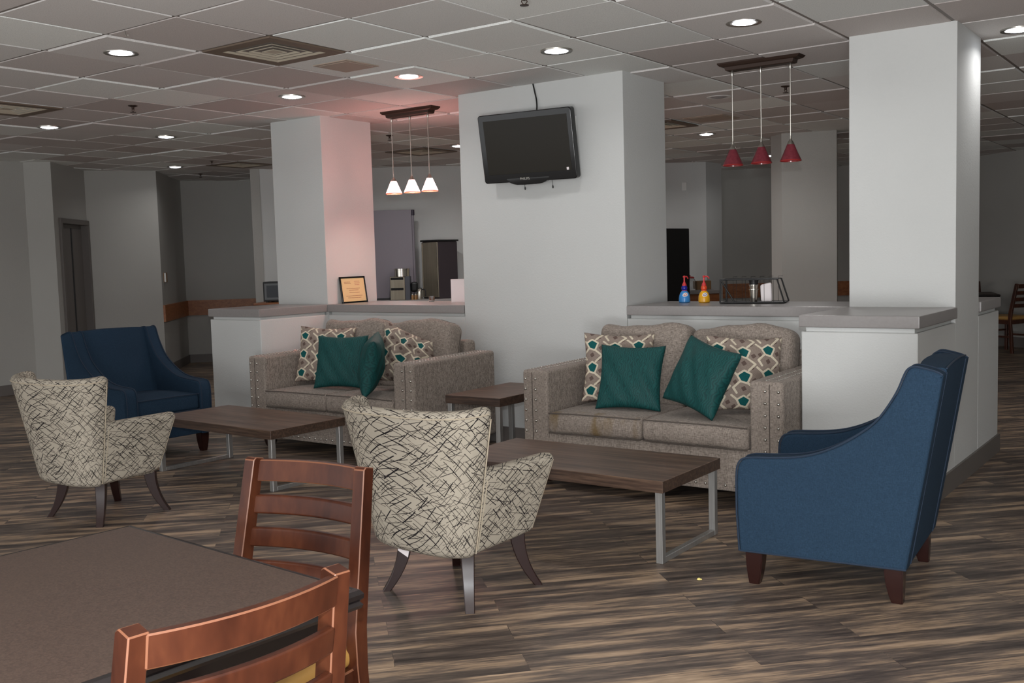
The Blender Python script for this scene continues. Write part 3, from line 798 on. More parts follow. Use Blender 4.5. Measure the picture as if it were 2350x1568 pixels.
# ---------------------------------------------------------------- low tables
def make_table(Lx,Ly,h,th,name,label,inset=.012,sled='y'):
    r=thing(name,label,'table')
    b=B(); box(b,(-Lx/2,-Ly/2,h-th),(Lx/2,Ly/2,h),.002,1)
    for f in b.faces:
        f.material_index=0 if abs(f.normal.z)>.7 else 1
    finish(b,'tabletop',[M['oak'],M['oakedge']],r,smooth=False)
    t=.034
    for s in (-1,1):
        x=s*(Lx/2-inset-t/2); y0=-Ly/2+inset+t/2
        for yy in (y0,-y0):
            b=B(); box(b,(x-t/2,yy-t/2,.0),(x+t/2,yy+t/2,h-th),.002,1); finish(b,'leg',M['steel'],r,smooth=False)
        b=B(); box(b,(x-t/2+.002,y0+t/2,.0),(x+t/2-.002,-y0-t/2,t*.8),.002,1); finish(b,'floor_runner',M['steel'],r,smooth=False)
        b=B(); box(b,(x-t/2+.002,y0+t/2,h-th-.005),(x+t/2-.002,-y0-t/2,h-th),.001,1); finish(b,'mounting_plate',M['steel'],r,smooth=False)
    return r
ct=make_table(1.25,.62,.385,.055,'coffee_table','dark wood coffee table with steel sled legs before the stained loveseat'); ct.location=(1.088,-.178,0); ct['group']='steel-legged coffee tables'
dup(ct,'dark wood coffee table between the left blue armchair and rear loveseat',(-1.655,-.03,0),math.radians(-2.2),'steel-legged coffee tables')
et=make_table(.455,.745,.50,.055,'end_table','small dark wood end table in the gap between the two loveseats',.01); et.location=(-.325,1.112,0)
# ---------------------------------------------------------------- blue armchairs
def make_blue():
    r=thing('armchair','x','armchair'); W=.72; at_=.095
    prof=[(-.034,.142),(-.044,.30),(-.046,.47),(-.036,.522),(-.006,.545),(.11,.549),(.218,.560),(.30,.583),(.38,.620),(.46,.672),(.52,.722),(.565,.785),(.603,.852),(.622,.905),(.636,.935),(.658,.948),(.70,.940),(.748,.927),(.764,.915),(.70,.53),(.632,.145)]
    prof=[prof[0]]+smoothpoly(prof[1:-2],2,False)+prof[-2:]
    pp=prof
    for sg in (-1,1):
        y0,y1=sg*(W/2-at_),sg*W/2
        b=B(); prism_round(b,pp,lambda s,z,t:Vector((-s,t,z)),y0,y1,.012,3); a=finish(b,'arm_side',M['blue'],r,angle=50)
        b=B()
        line=[Vector((-s,sg*(W/2-.006),z)) for s,z in prof[:-2]]
        tube(b,[p+Vector((.003,0,.002)) for p in line],.0042,6)
        line=[Vector((-s,sg*(W/2-at_+.006),z)) for s,z in prof[1:-4]]
        tube(b,[p+Vector((.003,0,.002)) for p in line],.0042,6)
        tube(b,[Vector((.034,sg*(W/2-.004),.145)),Vector((-.632,sg*(W/2-.004),.147))],.004,6)
        finish(b,'piping',M['bluepipe'],a)
    bw=W/2-at_+.004
    b=B()
    def fbk(p):
        u=p.x/bw; v=(p.y+.40)/.80
        z=.15+.785*v
        sf=.50+.165*max(0,(z-.40)/.535) if z>.40 else .50
        sb=.632+.130*(z-.145)/.77
        w=(p.z+.5)  # 0 front .. 1 rear
        s=sf+(sb-sf)*w
        s-=.02*(1-u*u)*(1-w)*min(1,max(0,(z-.42)/.2))
        z+=.010*(1-u*u)*max(0,v-.8)/.2+.008*(1-w)*max(0,v-.9)/.1
        return Vector((-s,p.x,z))
    t=bmesh.new(); uvl=t.loops.layers.uv.new('UVMap')
    NX,NY=12,24
    def ringpt(i,j,w): return fbk(Vector((-bw+2*bw*i/NX,-.40+.80*j/NY,w-.5)))
    gr={}
    for w in (0,1):
        for i in range(NX+1):
            for j in range(NY+1): gr[(i,j,w)]=t.verts.new(ringpt(i,j,w))
    for i in range(NX):
        for j in range(NY):
            for w in (0,1): t.faces.new([gr[(i,j,w)],gr[(i+1,j,w)],gr[(i+1,j+1,w)],gr[(i,j+1,w)]])
        for j in (0,NY): t.faces.new([gr[(i,j,0)],gr[(i+1,j,0)],gr[(i+1,j,1)],gr[(i,j,1)]])
    for j in range(NY):
        for i in (0,NX): t.faces.new([gr[(i,j,0)],gr[(i,j+1,0)],gr[(i,j+1,1)],gr[(i,j,1)]])
    bmesh.ops.recalc_face_normals(t,faces=t.faces[:])
    ed=[e for e in t.edges if e.calc_face_angle(0)>math.radians(50) and abs((e.verts[0].co-e.verts[1].co).y)>1e-4 and e.verts[0].co.z>.5]
    bmesh.ops.bevel(t,geom=ed,offset=.014,segments=3,affect='EDGES',profile=.5)
    merge(b,t); bk=finish(b,'backrest',M['blue'],r,angle=50)
    b=B(); 
    for sg in (-1,1): tube(b,[Vector((-(.632+.130*q/10)-.002,sg*(bw+.002),.15+.77*q/10)) for q in range(11)],.003,6)
    tube(b,[fbk(Vector((-bw+2*bw*i/12,.40,.5)))+Vector((.002,0,.0)) for i in range(13)],.0035,6)
    finish(b,'piping',M['bluepipe'],bk)
    b=B(); rbox(b,(.56,2*bw-.01,.125),.03,(8,8,2),lambda p:Vector((-.245+p.x,p.y,.39+p.z+(.02*(1-(p.x/.28)**2)*(1-(p.y/bw)**2) if p.z>0 else 0)))); sc=finish(b,'seat_cushion',M['blue'],r,angle=70)
    b=B(); tube(b,[(.036,-bw+.01,.449),(.037,0,.452),(.036,bw-.01,.449)],.004,6); tube(b,[(.036,-bw+.01,.332),(.036,bw-.01,.332)],.004,6); finish(b,'piping',M['bluepipe'],sc)
    b=B(); box(b,(-.04,-bw-.002,.145),(.030,bw+.002,.325),.008,2); box(b,(-.60,-bw,.16),(-.04,bw,.30)); finish(b,'seat_base',M['blue'],r)
    for s,c in ((.022,.034),(.582,.034)):
        for sg in (-1,1):
            y=sg*(W/2-.05); x=-s; dx=.004 if s<.1 else -.012
            rings=[]
            for q,(z,h) in enumerate([(.0,.0215),(.03,.027),(.08,.033),(.12,.0355),(.150,.036)]):
                o=dx*(1-z/.15)**2
                rings.append([Vector((x+o+a*h,y+c2*h,z)) for a,c2 in ((-1,-1),(1,-1),(1,1),(-1,1))])
            b=B(); loft(b,rings); 
            bmesh.ops.bevel(b,geom=[e for e in b.edges if abs(e.verts[0].co.z-e.verts[1].co.z)>.01],offset=.004,segments=2,affect='EDGES')
            finish(b,'leg',M['legred'],r,angle=30)
    return r
bl=make_blue(); bl.location=(2.111,-.196,0); bl.rotation_euler=(0,0,math.radians(184.9)); bl['label']='navy blue armchair at right, seen from its side beside the white block'; bl['group']='navy armchairs'
dup(bl,'navy blue armchair at left, facing forward behind the patterned chair',(-2.663,.058,0),math.radians(-1.9),'navy armchairs')
# ---------------------------------------------------------------- patterned tub chairs
def make_tub():
    r=thing('tub_chair','x','armchair')
    z0,zt=.222,.838
    def wdt(h): return .268+.125*max(0,h)**.95
    def outer(a,h,inn=0):
        """a -1..1 around the back, h 0..1 up; inn = inset toward the middle"""
        w=wdt(h)-inn; d=.115+.115*h-inn*.9; yb=-.205-.0*h
        an=a*PI/2; s,c=math.sin(an),math.cos(an); e=.74
        return Vector((w*math.copysign(abs(s)**e,s),yb-d*abs(c)**e,0))
    Lu,Lv,th=.98,.62,.085
    b=B()
    def fb(p):
        a=max(-1,min(1,p.x/(Lu/2))); h=(p.y+Lv/2)/Lv
        inn=(.5-p.z/th)*th*(.9) if True else 0
        q=outer(a,h,inn)
        z=z0+(zt-z0)*h-.012*(1-a*a)*max(0,h-.6)/.4+.012*max(0,abs(a)-.75)*h
        return Vector((q.x,q.y,z))
    rbox(b,(Lu,Lv,th),.036,(26,12,2),fb); bk=finish(b,'backrest',M['scratch'],r,angle=70)
    b=B()
    for s in (-1,1):
        tube(b,[fb(Vector((s*Lu/2*.965,-Lv/2+.02+(Lv-.07)*i/14,th/2-.0005))) for i in range(15)],.0028,6)
    tube(b,[fb(Vector((-Lu/2+.03+(Lu-.06)*i/30,Lv/2-.028,th/2)))+Vector((0,-.001,0)) for i in range(31)],.003,6)
    finish(b,'piping',M['creampipe'],bk)
    for s in (-1,1):
        b=B(); La,Lh,ta=.46,.36,.088
        def fa(p,s=s):
            f=(p.x+La/2)/La; h=(p.y+Lh/2)/Lh
            y0a=-.222+.0*h; y1a=.155+.098*h
            z=.226+(.352-.012*(1-f)*0)*h+.018*f*(1-h)
            xo=wdt((z-z0)/(zt-z0))-.008+.004*math.sin(PI*f)
            return Vector((s*(xo-(.5-p.z/ta)*ta),y0a+(y1a-y0a)*f,z))
        rbox(b,(La,Lh,ta),.034,(8,8,2),fa); a=finish(b,'arm',M['scratch'],r,angle=70)
        b=B(); tube(b,[fa(Vector((-La/2+.022,-Lh/2+.03+(Lh-.07)*i/10,ta/2)))+Vector((s*.001,0,0)) for i in range(11)],.003,6)
        tube(b,[fa(Vector((La/2-.012,-Lh/2+.02+(Lh-.05)*i/10,ta/2-.012)))+Vector((s*.002,.002,0)) for i in range(11)],.003,6)
        finish(b,'piping',M['creampipe'],a)
    b=B(); rbox(b,(.46,.50,.13),.035,(6,6,2),lambda p:Vector((p.x,.0+p.y,.385+p.z+(.02*(1-(p.x/.25)**2)*(1-(p.y/.26)**2) if p.z>0 else 0)))); finish(b,'seat_cushion',M['scratch'],r,angle=70)
    b=B(); rbox(b,(.44,.44,.10),.02,(4,4,2),lambda p:Vector((p.x,-.05+p.y,.275+p.z))); finish(b,'seat_base',M['scratch'],r,angle=70)
    for sx in (-1,1):
        for sy in (-1,1):
            d=Vector((sx,sy,0)).normalized(); e=Vector((-d.y,d.x,0))
            rings=[]
            for q in range(9):
                tt=q/8; z=.255*(1-tt); 
                c=Vector((sx*.175,sy*.155-.01,0))+d*(.004+.088*tt**2.2); c.y+=(.0 if sy>0 else 0)
                hw=.0295-.0105*tt; hd=.034-.017*tt
                rings.append([c+d*(a*hd)+e*(c2*hw)+Vector((0,0,z)) for a,c2 in ((-1,-1),(1,-1),(1,1),(-1,1))])
            b=B(); loft(b,rings); bmesh.ops.bevel(b,geom=[x for x in b.edges if abs(x.verts[0].co.z-x.verts[1].co.z)>.01],offset=.003,segments=1,affect='EDGES')
            finish(b,'leg',M['espresso'],r,angle=30)
    return r
tub=make_tub(); tub.location=(-1.495,-1.185,0); tub.rotation_euler=(0,0,math.radians(1)); tub['label']='cream tub chair with black scratch lines, at left beside the blue armchair'; tub['group']='patterned tub chairs'
tub2=dup(tub,'cream tub chair with black scratch lines, in the centre with a hanging tag',(1.115,-1.185,0),math.radians(-4),'patterned tub chairs')
b=B(); prism(b,[(-.03,.0),(.03,.0),(.022,-.055),(-.024,-.03)],lambda x,z,t:Vector((x,t,z)),0,.002)
tg=finish(b,'care_tag',M['paper'],tub2,smooth=False); tg.location=(-.10,-.255,.232); tg.rotation_euler=(math.radians(-10),0,math.radians(20))
# ---------------------------------------------------------------- ladder-back chairs
MW=[M['mahog'],M['worn']]
def make_ladder():
    r=thing('dining_chair','x','chair')
    def ly(z): return -.19-.088*max(0,(z-.46))/.44
    for s in (-1,1):
        poly=[(-.245,0),(-.205,0),(-.17,.44),(-.172,.52),(-.250,.898),(-.260,.904),(-.290,.897),(-.218,.52),(-.212,.42)]
        b=B(); prism2(b,poly,lambda y,z,t:Vector((t-s*.019*max(0,z-.44)/.46,y,z)),s*.180,s*.213,0,.0022,1,1); finish(b,'rear_post',MW,r,angle=30)
        b=B(); box(b,(s*.205-.018,.155,0),(s*.205+.018,.191,.425),.003,1,0,None,1); finish(b,'front_leg',MW,r,angle=30)
        b=B(); box(b,(s*.205-.009,-.19,.20),(s*.205+.009,.16,.225),.002,1,0,None,1); finish(b,'stretcher',MW,r,angle=30)
    b=B(); box(b,(-.19,.164,.26),(.19,.18,.285),.002,1,0,None,1); finish(b,'stretcher',MW,r,angle=30)
    for k,(za,zb) in enumerate(((.840,.895),(.756,.805),(.673,.722),(.590,.639))):
        n=14; o=[];i_=[]
        for q in range(n+1):
            hx=.168+.004*k; x=-hx+2*hx*q/n; cv=-.030*(1-(x/hx)**2)
            o.append((x,cv-.011)); i_.append((x,cv+.010))
        poly=o+i_[::-1]
        b=B(); prism2(b,poly,lambda x,y,z:Vector((x,y+ly(z)-.004,z)),za,zb,0,.0028 if k==0 else .007,1 if k==0 else 3,1 if k==0 else 0); finish(b,'back_slat',MW,r,angle=30)
    b=B(); box(b,(-.2,-.19,.375),(.2,.18,.43),.004,1,0,None,1); finish(b,'seat_frame',MW,r,angle=30)
    b=B(); rbox(b,(.375,.40,.05),.022,(6,6,1),lambda p:Vector((p.x*(1+.25*(p.y+.2)),.005+p.y,.452+p.z+(.012*(1-(p.x/.19)**2)*(1-(p.y/.21)**2) if p.z>0 else 0)))); finish(b,'seat_pad',M['tan'],r,angle=70)
    return r
TOPZ=.9
def place_chair(o,tx,ty,deg):
    a=math.radians(deg); lx,lyy=0,-.275
    o.location=(tx-(lx*math.cos(a)-lyy*math.sin(a)),ty-(lx*math.sin(a)+lyy*math.cos(a)),0); o.rotation_euler=(0,0,a)
lc=make_ladder(); place_chair(lc,1.894,-2.764,187); lc['label']='mahogany ladder-back chair pulled up at the far side of the foreground table'; lc['group']='ladder-back dining chairs'
c2=copytree(lc); place_chair(c2,2.60,-3.556,83.4); c2['label']='mahogany ladder-back chair nearest the camera, cropped at the bottom edge'
c3=copytree(lc); place_chair(c3,1.50,10.05,62); c3['label']='far ladder-back chair with an orange seat at the right edge'
c4=copytree(lc); place_chair(c4,.56,11.0,200); c4['label']='distant chair mostly hidden behind the right column, post showing'
def make_dining(label):
    r=thing('dining_table',label,'table')
    pr=[(.30,.698),(.440,.698),(.452,.702),(.4555,.709),(.450,.716),(.456,.722),(.457,.731),(.451,.739),(.442,.7415),(.438,.740)]
    b=B(); loft(b,[[Vector((sx*h,sy*h,z)) for sx,sy in ((-1,-1),(1,-1),(1,1),(-1,1))] for h,z in pr],cap=False); finish(b,'edge_molding',M['topedge'],r,angle=25)
    b=B(); box(b,(-.4385,-.4385,.705),(.4385,.4385,.7405)); finish(b,'tabletop',M['top'],r,smooth=False)
    b=B(); box(b,(-.40,-.40,.61),(.40,.40,.705),.004,1); finish(b,'apron',M['topedge'],r)
    b=B(); lathe(b,[(.05,.05),(.04,.12),(.04,.60),(.10,.68),(.16,.704)],20); finish(b,'pedestal',M['blackm'],r)
    b=B()
    for a in (0,PI/2): box(b,(-.30,-.035,0),(.30,.035,.05),.01,2,0,(0,0,a))
    finish(b,'foot',M['blackm'],r)
    return r
dt=make_dining('dark brown laminate dining table in the bottom left foreground'); dt.location=(1.934,-3.514,0); dt.rotation_euler=(0,0,math.radians(-4.5)); dt.scale=(.97,.97,.755/.7415); dt['group']='dining tables'
dup(dt,'far dark dining table at right edge, beside the orange-seated chair',(.62,10.45,0),.3,'dining tables')
# ================================================================ TELEVISION
def rrect(w,h,r,n=5):
    o=[]
    for cx,cz,a0 in ((w/2-r,h/2-r,0),(-w/2+r,h/2-r,PI/2),(-w/2+r,-h/2+r,PI),(w/2-r,-h/2+r,1.5*PI)):
        for k in range(n+1): a=a0+PI/2*k/n; o.append((cx+r*math.cos(a),cz+r*math.sin(a)))
    return o
M['screen']=plain('lcd_screen',(30,26,18),.3,0,.3)
tv=thing('television','black flat television tilted down on the centre column','television')
tv.matrix_world=Matrix.Translation((-.411,1.58,2.203))@Matrix.Rotation(.027,4,'Z')@Matrix.Rotation(.175,4,'X')@Matrix.Rotation(.013,4,'Y')
w,h=.794,.497
XZ=lambda x,z,t:Vector((x,t,z))
body=rrect(w,h,.022)
b=B(); prism(b,body,XZ,-.012,.045,0,.006,3)
prism(b,rrect(w*.8,h*.75,.03),XZ,.045,.085,0,.01,2); hs=finish(b,'housing',M['black'],tv)
chin=smoothpoly([(-.20,-h/2+.012),(-.15,-h/2-.014),(-.10,-h/2-.022),(.07,-h/2-.022),(.12,-h/2-.014),(.17,-h/2+.012)],1,False)
b=B(); prism(b,chin+[(.17,-h/2+.03),(-.20,-h/2+.03)],XZ,-.0125,.04,0,.004,2); finish(b,'chin_bezel',M['black'],tv)
b=B(); box(b,(-w/2+.045,-.0135,-h/2+.062),(w/2-.035,-.011,h/2-.045),.001,1); finish(b,'screen',M['screen'],tv,smooth=False)
me=textmesh('PHILIPS',.026); me.materials.append(M['nickel']); t=bpy.data.objects.new('lettering',me); COL.objects.link(t); t.parent=tv; t.location=(-.04,-.0128,-h/2+.022); t.rotation_euler=(PI/2,0,0)
b=B(); box(b,(w/2-.075,-.0145,-h/2+.066),(w/2-.057,-.0133,-h/2+.084)); finish(b,'sticker',M['paper'],tv,smooth=False)
b=B(); box(b,(-.12,.08,-.10),(.12,.1,.10),.004,1); beam(b,(-.06,.1,0),(-.06,.155,.01),.03,.2); beam(b,(.06,.1,0),(.06,.155,.01),.03,.2); finish(b,'wall_bracket',M['blackm'],tv)
for x in (-.095,.145):
    b=B(); tube(b,[(x,.06,-h/2+.03),(x,.062,-h/2-.045)],.0016,6); lathe(b,[(.001,-h/2-.040),(.005,-h/2-.05),(.006,-h/2-.062),(.001,-h/2-.068)],10,(x,.062,0)); finish(b,'release_cord',M['blackm'],tv)
b=B(); pts=[(-.44,YF-.006,H-.004),(-.425,YF-.009,H-.06),(-.405,YF-.014,H-.13),(-.395,YF-.028,H-.20),(-.392,YF-.06,H-.25),(-.392,YF-.075,H-.33)]
tube(b,smoothpoly(pts,2,False),.0055,8); tag(finish(b,'power_cord',M['blackm']),'black cord dropping from the ceiling to the wall television','cord')
b=B(); box(b,(-.150,YF-.008,2.27),(-.078,YF,2.40),.003,1); tag(finish(b,'outlet_plate',M['white']),'white outlet plate on the column behind the television edge','outlet')
# ---------------------------------------------------------------- left ledge
cert=thing('framed_certificate','black framed cream certificate leaning against the lit left column','framed certificate',(XB+.055,2.015,ZC),math.radians(90))
lean=math.radians(-8)
Lm=Matrix.Rotation(lean,4,'X')
def lb(lo,hi,name,mat,bev=.002,parent=cert,rot=Lm):
    b=B(); box(b,lo,hi,bev,1); o=finish(b,name,mat,parent); o.matrix_local=rot; return o
fw,fh=.315,.235
fp=lb((-fw/2,0,0),(-fw/2+.014,.014,fh),'frame',M['black'])
b=B()
for lo,hi in (((-fw/2,0,0),(-fw/2+.014,.014,fh)),((fw/2-.014,0,0),(fw/2,.014,fh)),((-fw/2,0,0),(fw/2,.014,.014)),((-fw/2,0,fh-.014),(fw/2,.014,fh))): box(b,lo,hi,.002,1)
bpy.data.objects.remove(fp); fp=finish(b,'frame',M['black'],cert); fp.matrix_local=Lm
M['parch']=plain('parchment',(222,198,146),.6); M['ink']=plain('brown_ink',(146,84,62),.7); M['inkr']=plain('red_ink',(176,84,88),.7)
pg=lb((-fw/2+.012,.006,.012),(fw/2-.012,.010,fh-.012),'certificate_sheet',M['parch'],0)
for nm,(x0,x1,z,m_) in {'a':(-.105,-.03,.185,'ink'),'b':(-.105,-.025,.172,'ink'),'c':(.02,.085,.190,'inkr'),'d':(.02,.085,.175,'inkr'),'e':(.025,.08,.160,'inkr'),'f':(-.085,.08,.128,'ink'),'g':(-.055,.06,.112,'ink'),'h':(-.055,.07,.092,'ink'),'i':(-.10,.10,.062,'ink'),'j':(-.08,.085,.045,'ink')}.items():
    b=B(); x=x0; rr=random.Random(ord(nm))
    while x<x1:
        l=rr.uniform(.006,.016); box(b,(x,.0052,z),(min(x+l,x1),.0066,z+.0035)); x+=l+.003
    o=finish(b,'text_line',M[m_],pg,smooth=False)
b=B(); beam(b,(0,.040,.15),(0,.050,.0),.03,.004); finish(b,'easel_leg',M['black'],cert)
g=at(991,692,'z',ZC); g=Vector((-1.95,2.16,ZC))
b=B(); lathe(b,[(.021,.001),(.024,.002),(.026,.05),(.0235,.05),(.021,.006),(.001,.005)],20); o=finish(b,'drinking_glass',M['glass']); o.location=at(991,690,'y',2.20); o.location.z=ZC; tag(o,'small clear glass on the left bar ledge','glass')
q=at(1053,692,'y',2.18)
b=B(); prism(b,[(-.075,0),(.075,0),(.0,.0)] if False else [(-.062,.0),(-.0,.0),(0,.002),(-.06,.002)],lambda x,y,t:Vector((x,y,t)),0,.19)
b.free(); b=B(); box(b,(-.075,-.002,0),(.075,.002,.195)); box(b,(-.075,.045,0),(.075,.049,.195)); box(b,(-.075,-.002,.191),(.075,.049,.195))
o=finish(b,'card_holder',M['paper'],smooth=False); o.location=(-1.50,2.12,ZC); o.rotation_euler=(0,0,math.radians(30)); tag(o,'blank white folded card standing by the television column','card')
# microwave behind the left column
mw=thing('microwave','black microwave peeking out left of the left column','microwave',(-5.673,3.915,.955),math.radians(36))
wc=thing('wood_cabinet','oak cabinet under the black microwave, behind the left column','cabinet',(-5.673,3.915,0),math.radians(36))
b=B(); box(b,(-.32,-.12,0),(.40,.42,.93),.005,1); finish(b,'body',M['rail'],wc); b=B(); box(b,(-.335,-.14,.93),(.415,.44,.955),.004,1); finish(b,'top_board',M['rail'],wc)
for x0 in (-.30,.05):
    b=B(); box(b,(x0,-.138,.08),(x0+.33,-.121,.90),.003,1); dd_=finish(b,'door',M['rail'],wc); b=B(); box(b,(x0+.15,-.152,.70),(x0+.162,-.137,.82),.002,1); finish(b,'handle',M['nickel'],dd_)

b=B(); box(b,(-.24,-.02,.012),(.24,.33,.25),.008,2); finish(b,'casing',M['blackm'],mw)
b=B(); box(b,(-.225,-.03,.03),(.12,-.018,.235),.004,1); d_=finish(b,'door',M['black'],mw)
M['dimglass']=plain('dim_blue_glass',(20,26,38),.35)
b=B(); box(b,(-.195,-.033,.06),(.09,-.029,.205)); finish(b,'window',M['dimglass'],d_,smooth=False)
b=B(); box(b,(.13,-.028,.03),(.225,-.018,.235),.003,1); finish(b,'control_panel',M['black'],mw)
for x in (-.2,.2):
    for y in (.02,.29): b=B(); box(b,(x-.015,y-.015,0),(x+.015,y+.015,.013)); finish(b,'foot',M['blackm'],mw,smooth=False)
# ---------------------------------------------------------------- back service counter
P7v=Vector((P7[0],P7[1],0)); P8v=Vector((P8[0],P8[1],0)); dw=(P8v-P7v).normalized(); nw=Vector((dw.y,-dw.x,0))  # toward the room
LW=(P8v-P7v).length
ang=math.atan2(dw.y,dw.x)
ZB=.908
bc=thing('service_cabinet','dark wood service counter along the wall behind the bar','cabinet',P7v+nw*.02,ang)
# local: x along wall, y away from the wall (negative y = toward the room)
b=B(); box(b,(.3,-.58,.0),(LW-.03,0,.86),.004,1); finish(b,'body',M['rail'],bc)
b=B(); box(b,(.28,-.62,.86),(LW-.02,0,ZB),.006,2); finish(b,'worktop',M['counter'],bc)
for k in range(8):
    x0=.34+k*(LW-.45)/8; b=B(); box(b,(x0,-.596,.10),(x0+(LW-.45)/8-.03,-.578,.84),.003,1); dr=finish(b,'door',M['rail'],bc)
    b=B(); box(b,(x0+.5,-.612,.74),(x0+.512,-.594,.84),.002,1); finish(b,'handle',M['nickel'],dr)
def onback(u,depth,z=ZB):
    """point on the service counter seen at pixel column u, depth metres in front of the wall"""
    off=nw*(.02+depth); p=P7v+off; q=P8v+off; X=atw(u,660,(p.x,p.y),(q.x,q.y)); return Vector((X.x,X.y,z))
def pxm(p): return (p-CAM).dot(_f)/F      # metres per pixel at p
# grey display panel with a capped pole
p=onback(905,.30); s=pxm(p); wpn=88*s/ .98
dp=thing('display_panel','tall grey panel with dark left edge standing on the service counter','panel',p,ang)
zt=1.40+ (604-486)*s-ZB
M['panel']=plain('panel_grey',(122,116,124),.5); M['purple']=plain('dark_plum_plastic',(44,36,52),.5)
b=B(); box(b,(-wpn/2,-.012,.02),(wpn/2,.012,zt),.003,1); finish(b,'sheet',M['panel'],dp)
b=B(); box(b,(-wpn/2-.03,-.016,0),(-wpn/2,.016,zt-.01),.003,1); finish(b,'edge_strip',M['purple'],dp)
b=B(); box(b,(-wpn/2,-.03,0),(wpn/2,.03,.022),.003,1); finish(b,'base_strip',M['blackm'],dp)
b=B(); tube(b,[(wpn/2+.016,0,0),(wpn/2+.016,0,zt-.06)],.016,14); finish(b,'pole',M['panel'],dp)
b=B(); lathe(b,[(.022,zt-.07),(.024,zt-.068),(.024,zt),(.001,zt+.004)],14,(wpn/2+.016,0,0)); finish(b,'pole_cap',M['purple'],dp)
# stainless dispenser
p=onback(1012,.30); s=pxm(p); hh=1.40+(602-558)*s-ZB; wf=.40
M['warmsteel']=mk_wood('warm_stainless',[(132,124,108),(142,134,118),(151,143,127)],(26,26,1.2),.3,.5); M['warmsteel'].node_tree.nodes['Principled BSDF'].inputs['Metallic'].default_value=.55
M['darkside']=plain('dark_metal_side',(62,54,58),.4)
ds=thing('drink_dispenser','tall stainless drink dispenser with black lid, behind the left ledge','dispenser',p,ang-math.radians(52))
b=B(); box(b,(-.16,-.17,0),(.16,.17,hh),.012,2); finish(b,'cabinet_body',M['darkside'],ds)
b=B(); box(b,(-.157,-.182,.02),(.157,-.168,hh-.01),.004,1); finish(b,'front_panel',M['warmsteel'],ds)
b=B(); box(b,(-.175,-.19,hh),(.175,.185,hh+.022),.005,1); finish(b,'lid',M['blackm'],ds)
for x in (-.15,.146): b=B(); box(b,(x,-.187,.14),(x+.006,-.181,hh-.03)); finish(b,'trim_strip',M['nickel'],ds,smooth=False)
# brewer with round drum
p=onback(922,.42); s=pxm(p)
ap=thing('coffee_grinder','boxy stainless grinder with a round steel drum on top','appliance',p,ang-math.radians(8))
hb=1.40+(604-637)*s-ZB; wb=34*s
b=B(); box(b,(-wb*.72,-.10,0),(wb*.28,.06,hb),.005,1); finish(b,'housing',M['warmsteel'],ap)
b=B(); box(b,(wb*.28,-.10,0),(wb*.62,.06,hb),.004,1); finish(b,'side_casing',plain('slate_casing',(72,74,82),.4),ap)
for z in (hb*.42,hb*.86):
    b=B(); box(b,(-wb*.66,-.104,z),(wb*.18,-.099,z+.03),.002,1); finish(b,'vent_slot',M['dark'],ap)
b=B(); lathe(b,[(.10,hb),(.10,hb+.085),(.104,hb+.088),(.104,hb+.10),(.09,hb+.104),(.001,hb+.106)],28,(wb*.05,-.02,0)); finish(b,'drum',M['chrome'],ap)
b=B(); box(b,(wb*.62,-.06,hb*.32),(wb*1.1,.04,hb*.75),.03,3); finish(b,'spout',M['blackm'],ap)
def pitcher(u,dpt,sc,label,glass=False):
    p=onback(u,dpt); r=thing('creamer_pitcher',label,'pitcher',p,ang-.4)
    b=B(); lathe(b,[(.038,.0),(.045,.01),(.045,.12),(.036,.15),(.034,.165),(.030,.165),(.030,.15)],22,cap=False); lathe(b,[(.001,.001),(.038,.0)],22); finish(b,'body',M['chrome'],r)
    b=B(); tube(b,smoothpoly([(.04,0,.15),(.085,0,.155),(.095,0,.11),(.088,0,.05)],2,False),.009,8); finish(b,'handle',M['blackm'],r); b=B(); lathe(b,[(.034,.165),(.03,.178),(.001,.182)],18); finish(b,'lid',M['blackm'],r); r.scale=(sc,)*3; return r
pitcher(963,.56,.85,'chrome creamer pitcher with a black handle, behind the left ledge')
for k,u in enumerate((946,953)):
    p=onback(u,.56); r=thing('condiment_shaker',('left','right')[k]+' one of two tiny shakers beside the chrome pitcher','shaker',p)
    b=B(); lathe(b,[(.016,0),(.018,.05),(.014,.06)],12); finish(b,'jar',plain('amber_jar',(150,112,72),.3),r); b=B(); lathe(b,[(.015,.06),(.015,.075),(.004,.082)],12); finish(b,'lid',M['nickel'],r); r['group']='small shakers'
# ---------------------------------------------------------------- right ledge
EM={}
def emblem(parent,z,rad,c2):
    b=B(); a0=math.radians(-54.0); n=Vector((math.cos(a0),math.sin(a0),0)); t=Vector((-n.y,n.x,0)); up=Vector((0,0,1))
    def ov(rx,rz,off,mat,name,par):
        b=B(); vs=[]
        for k in range(24):
            a=2*PI*k/24; x=rx*math.cos(a); zz=rz*math.sin(a)+.18*rx*math.cos(a)
            # follow the bulge of the bottle
            ph=x/rad; zc=z+zz; rr=prof_r(zc)+off
            vs.append(Vector((rr*math.cos(a0+ph),rr*math.sin(a0+ph),zc)))
        c=b.verts.new(Vector(((prof_r(z)+off)*math.cos(a0),(prof_r(z)+off)*math.sin(a0),z))); vv=[b.verts.new(v) for v in vs]
        for k in range(24): b.faces.new((c,vv[k],vv[(k+1)%24]))
        return finish(b,name,mat,par)
    e=ov(.020,.0145,.0012,M['white'],'emblem',parent); ov(.012,.0088,.0018,c2,'emblem_ring',e); ov(.0075,.0055,.0024,M['white'],'emblem_centre',e)
BP=[(.001,.0),(.036,.001),(.041,.006),(.0405,.03),(.037,.052),(.029,.072),(.019,.083),(.013,.087)]
def prof_r(z):
    for (r0,z0),(r1,z1) in zip(BP[1:-1],BP[2:]):
        if z0<=z<=z1: return r0+(r1-r0)*(z-z0)/(z1-z0+1e-9)
    return .03
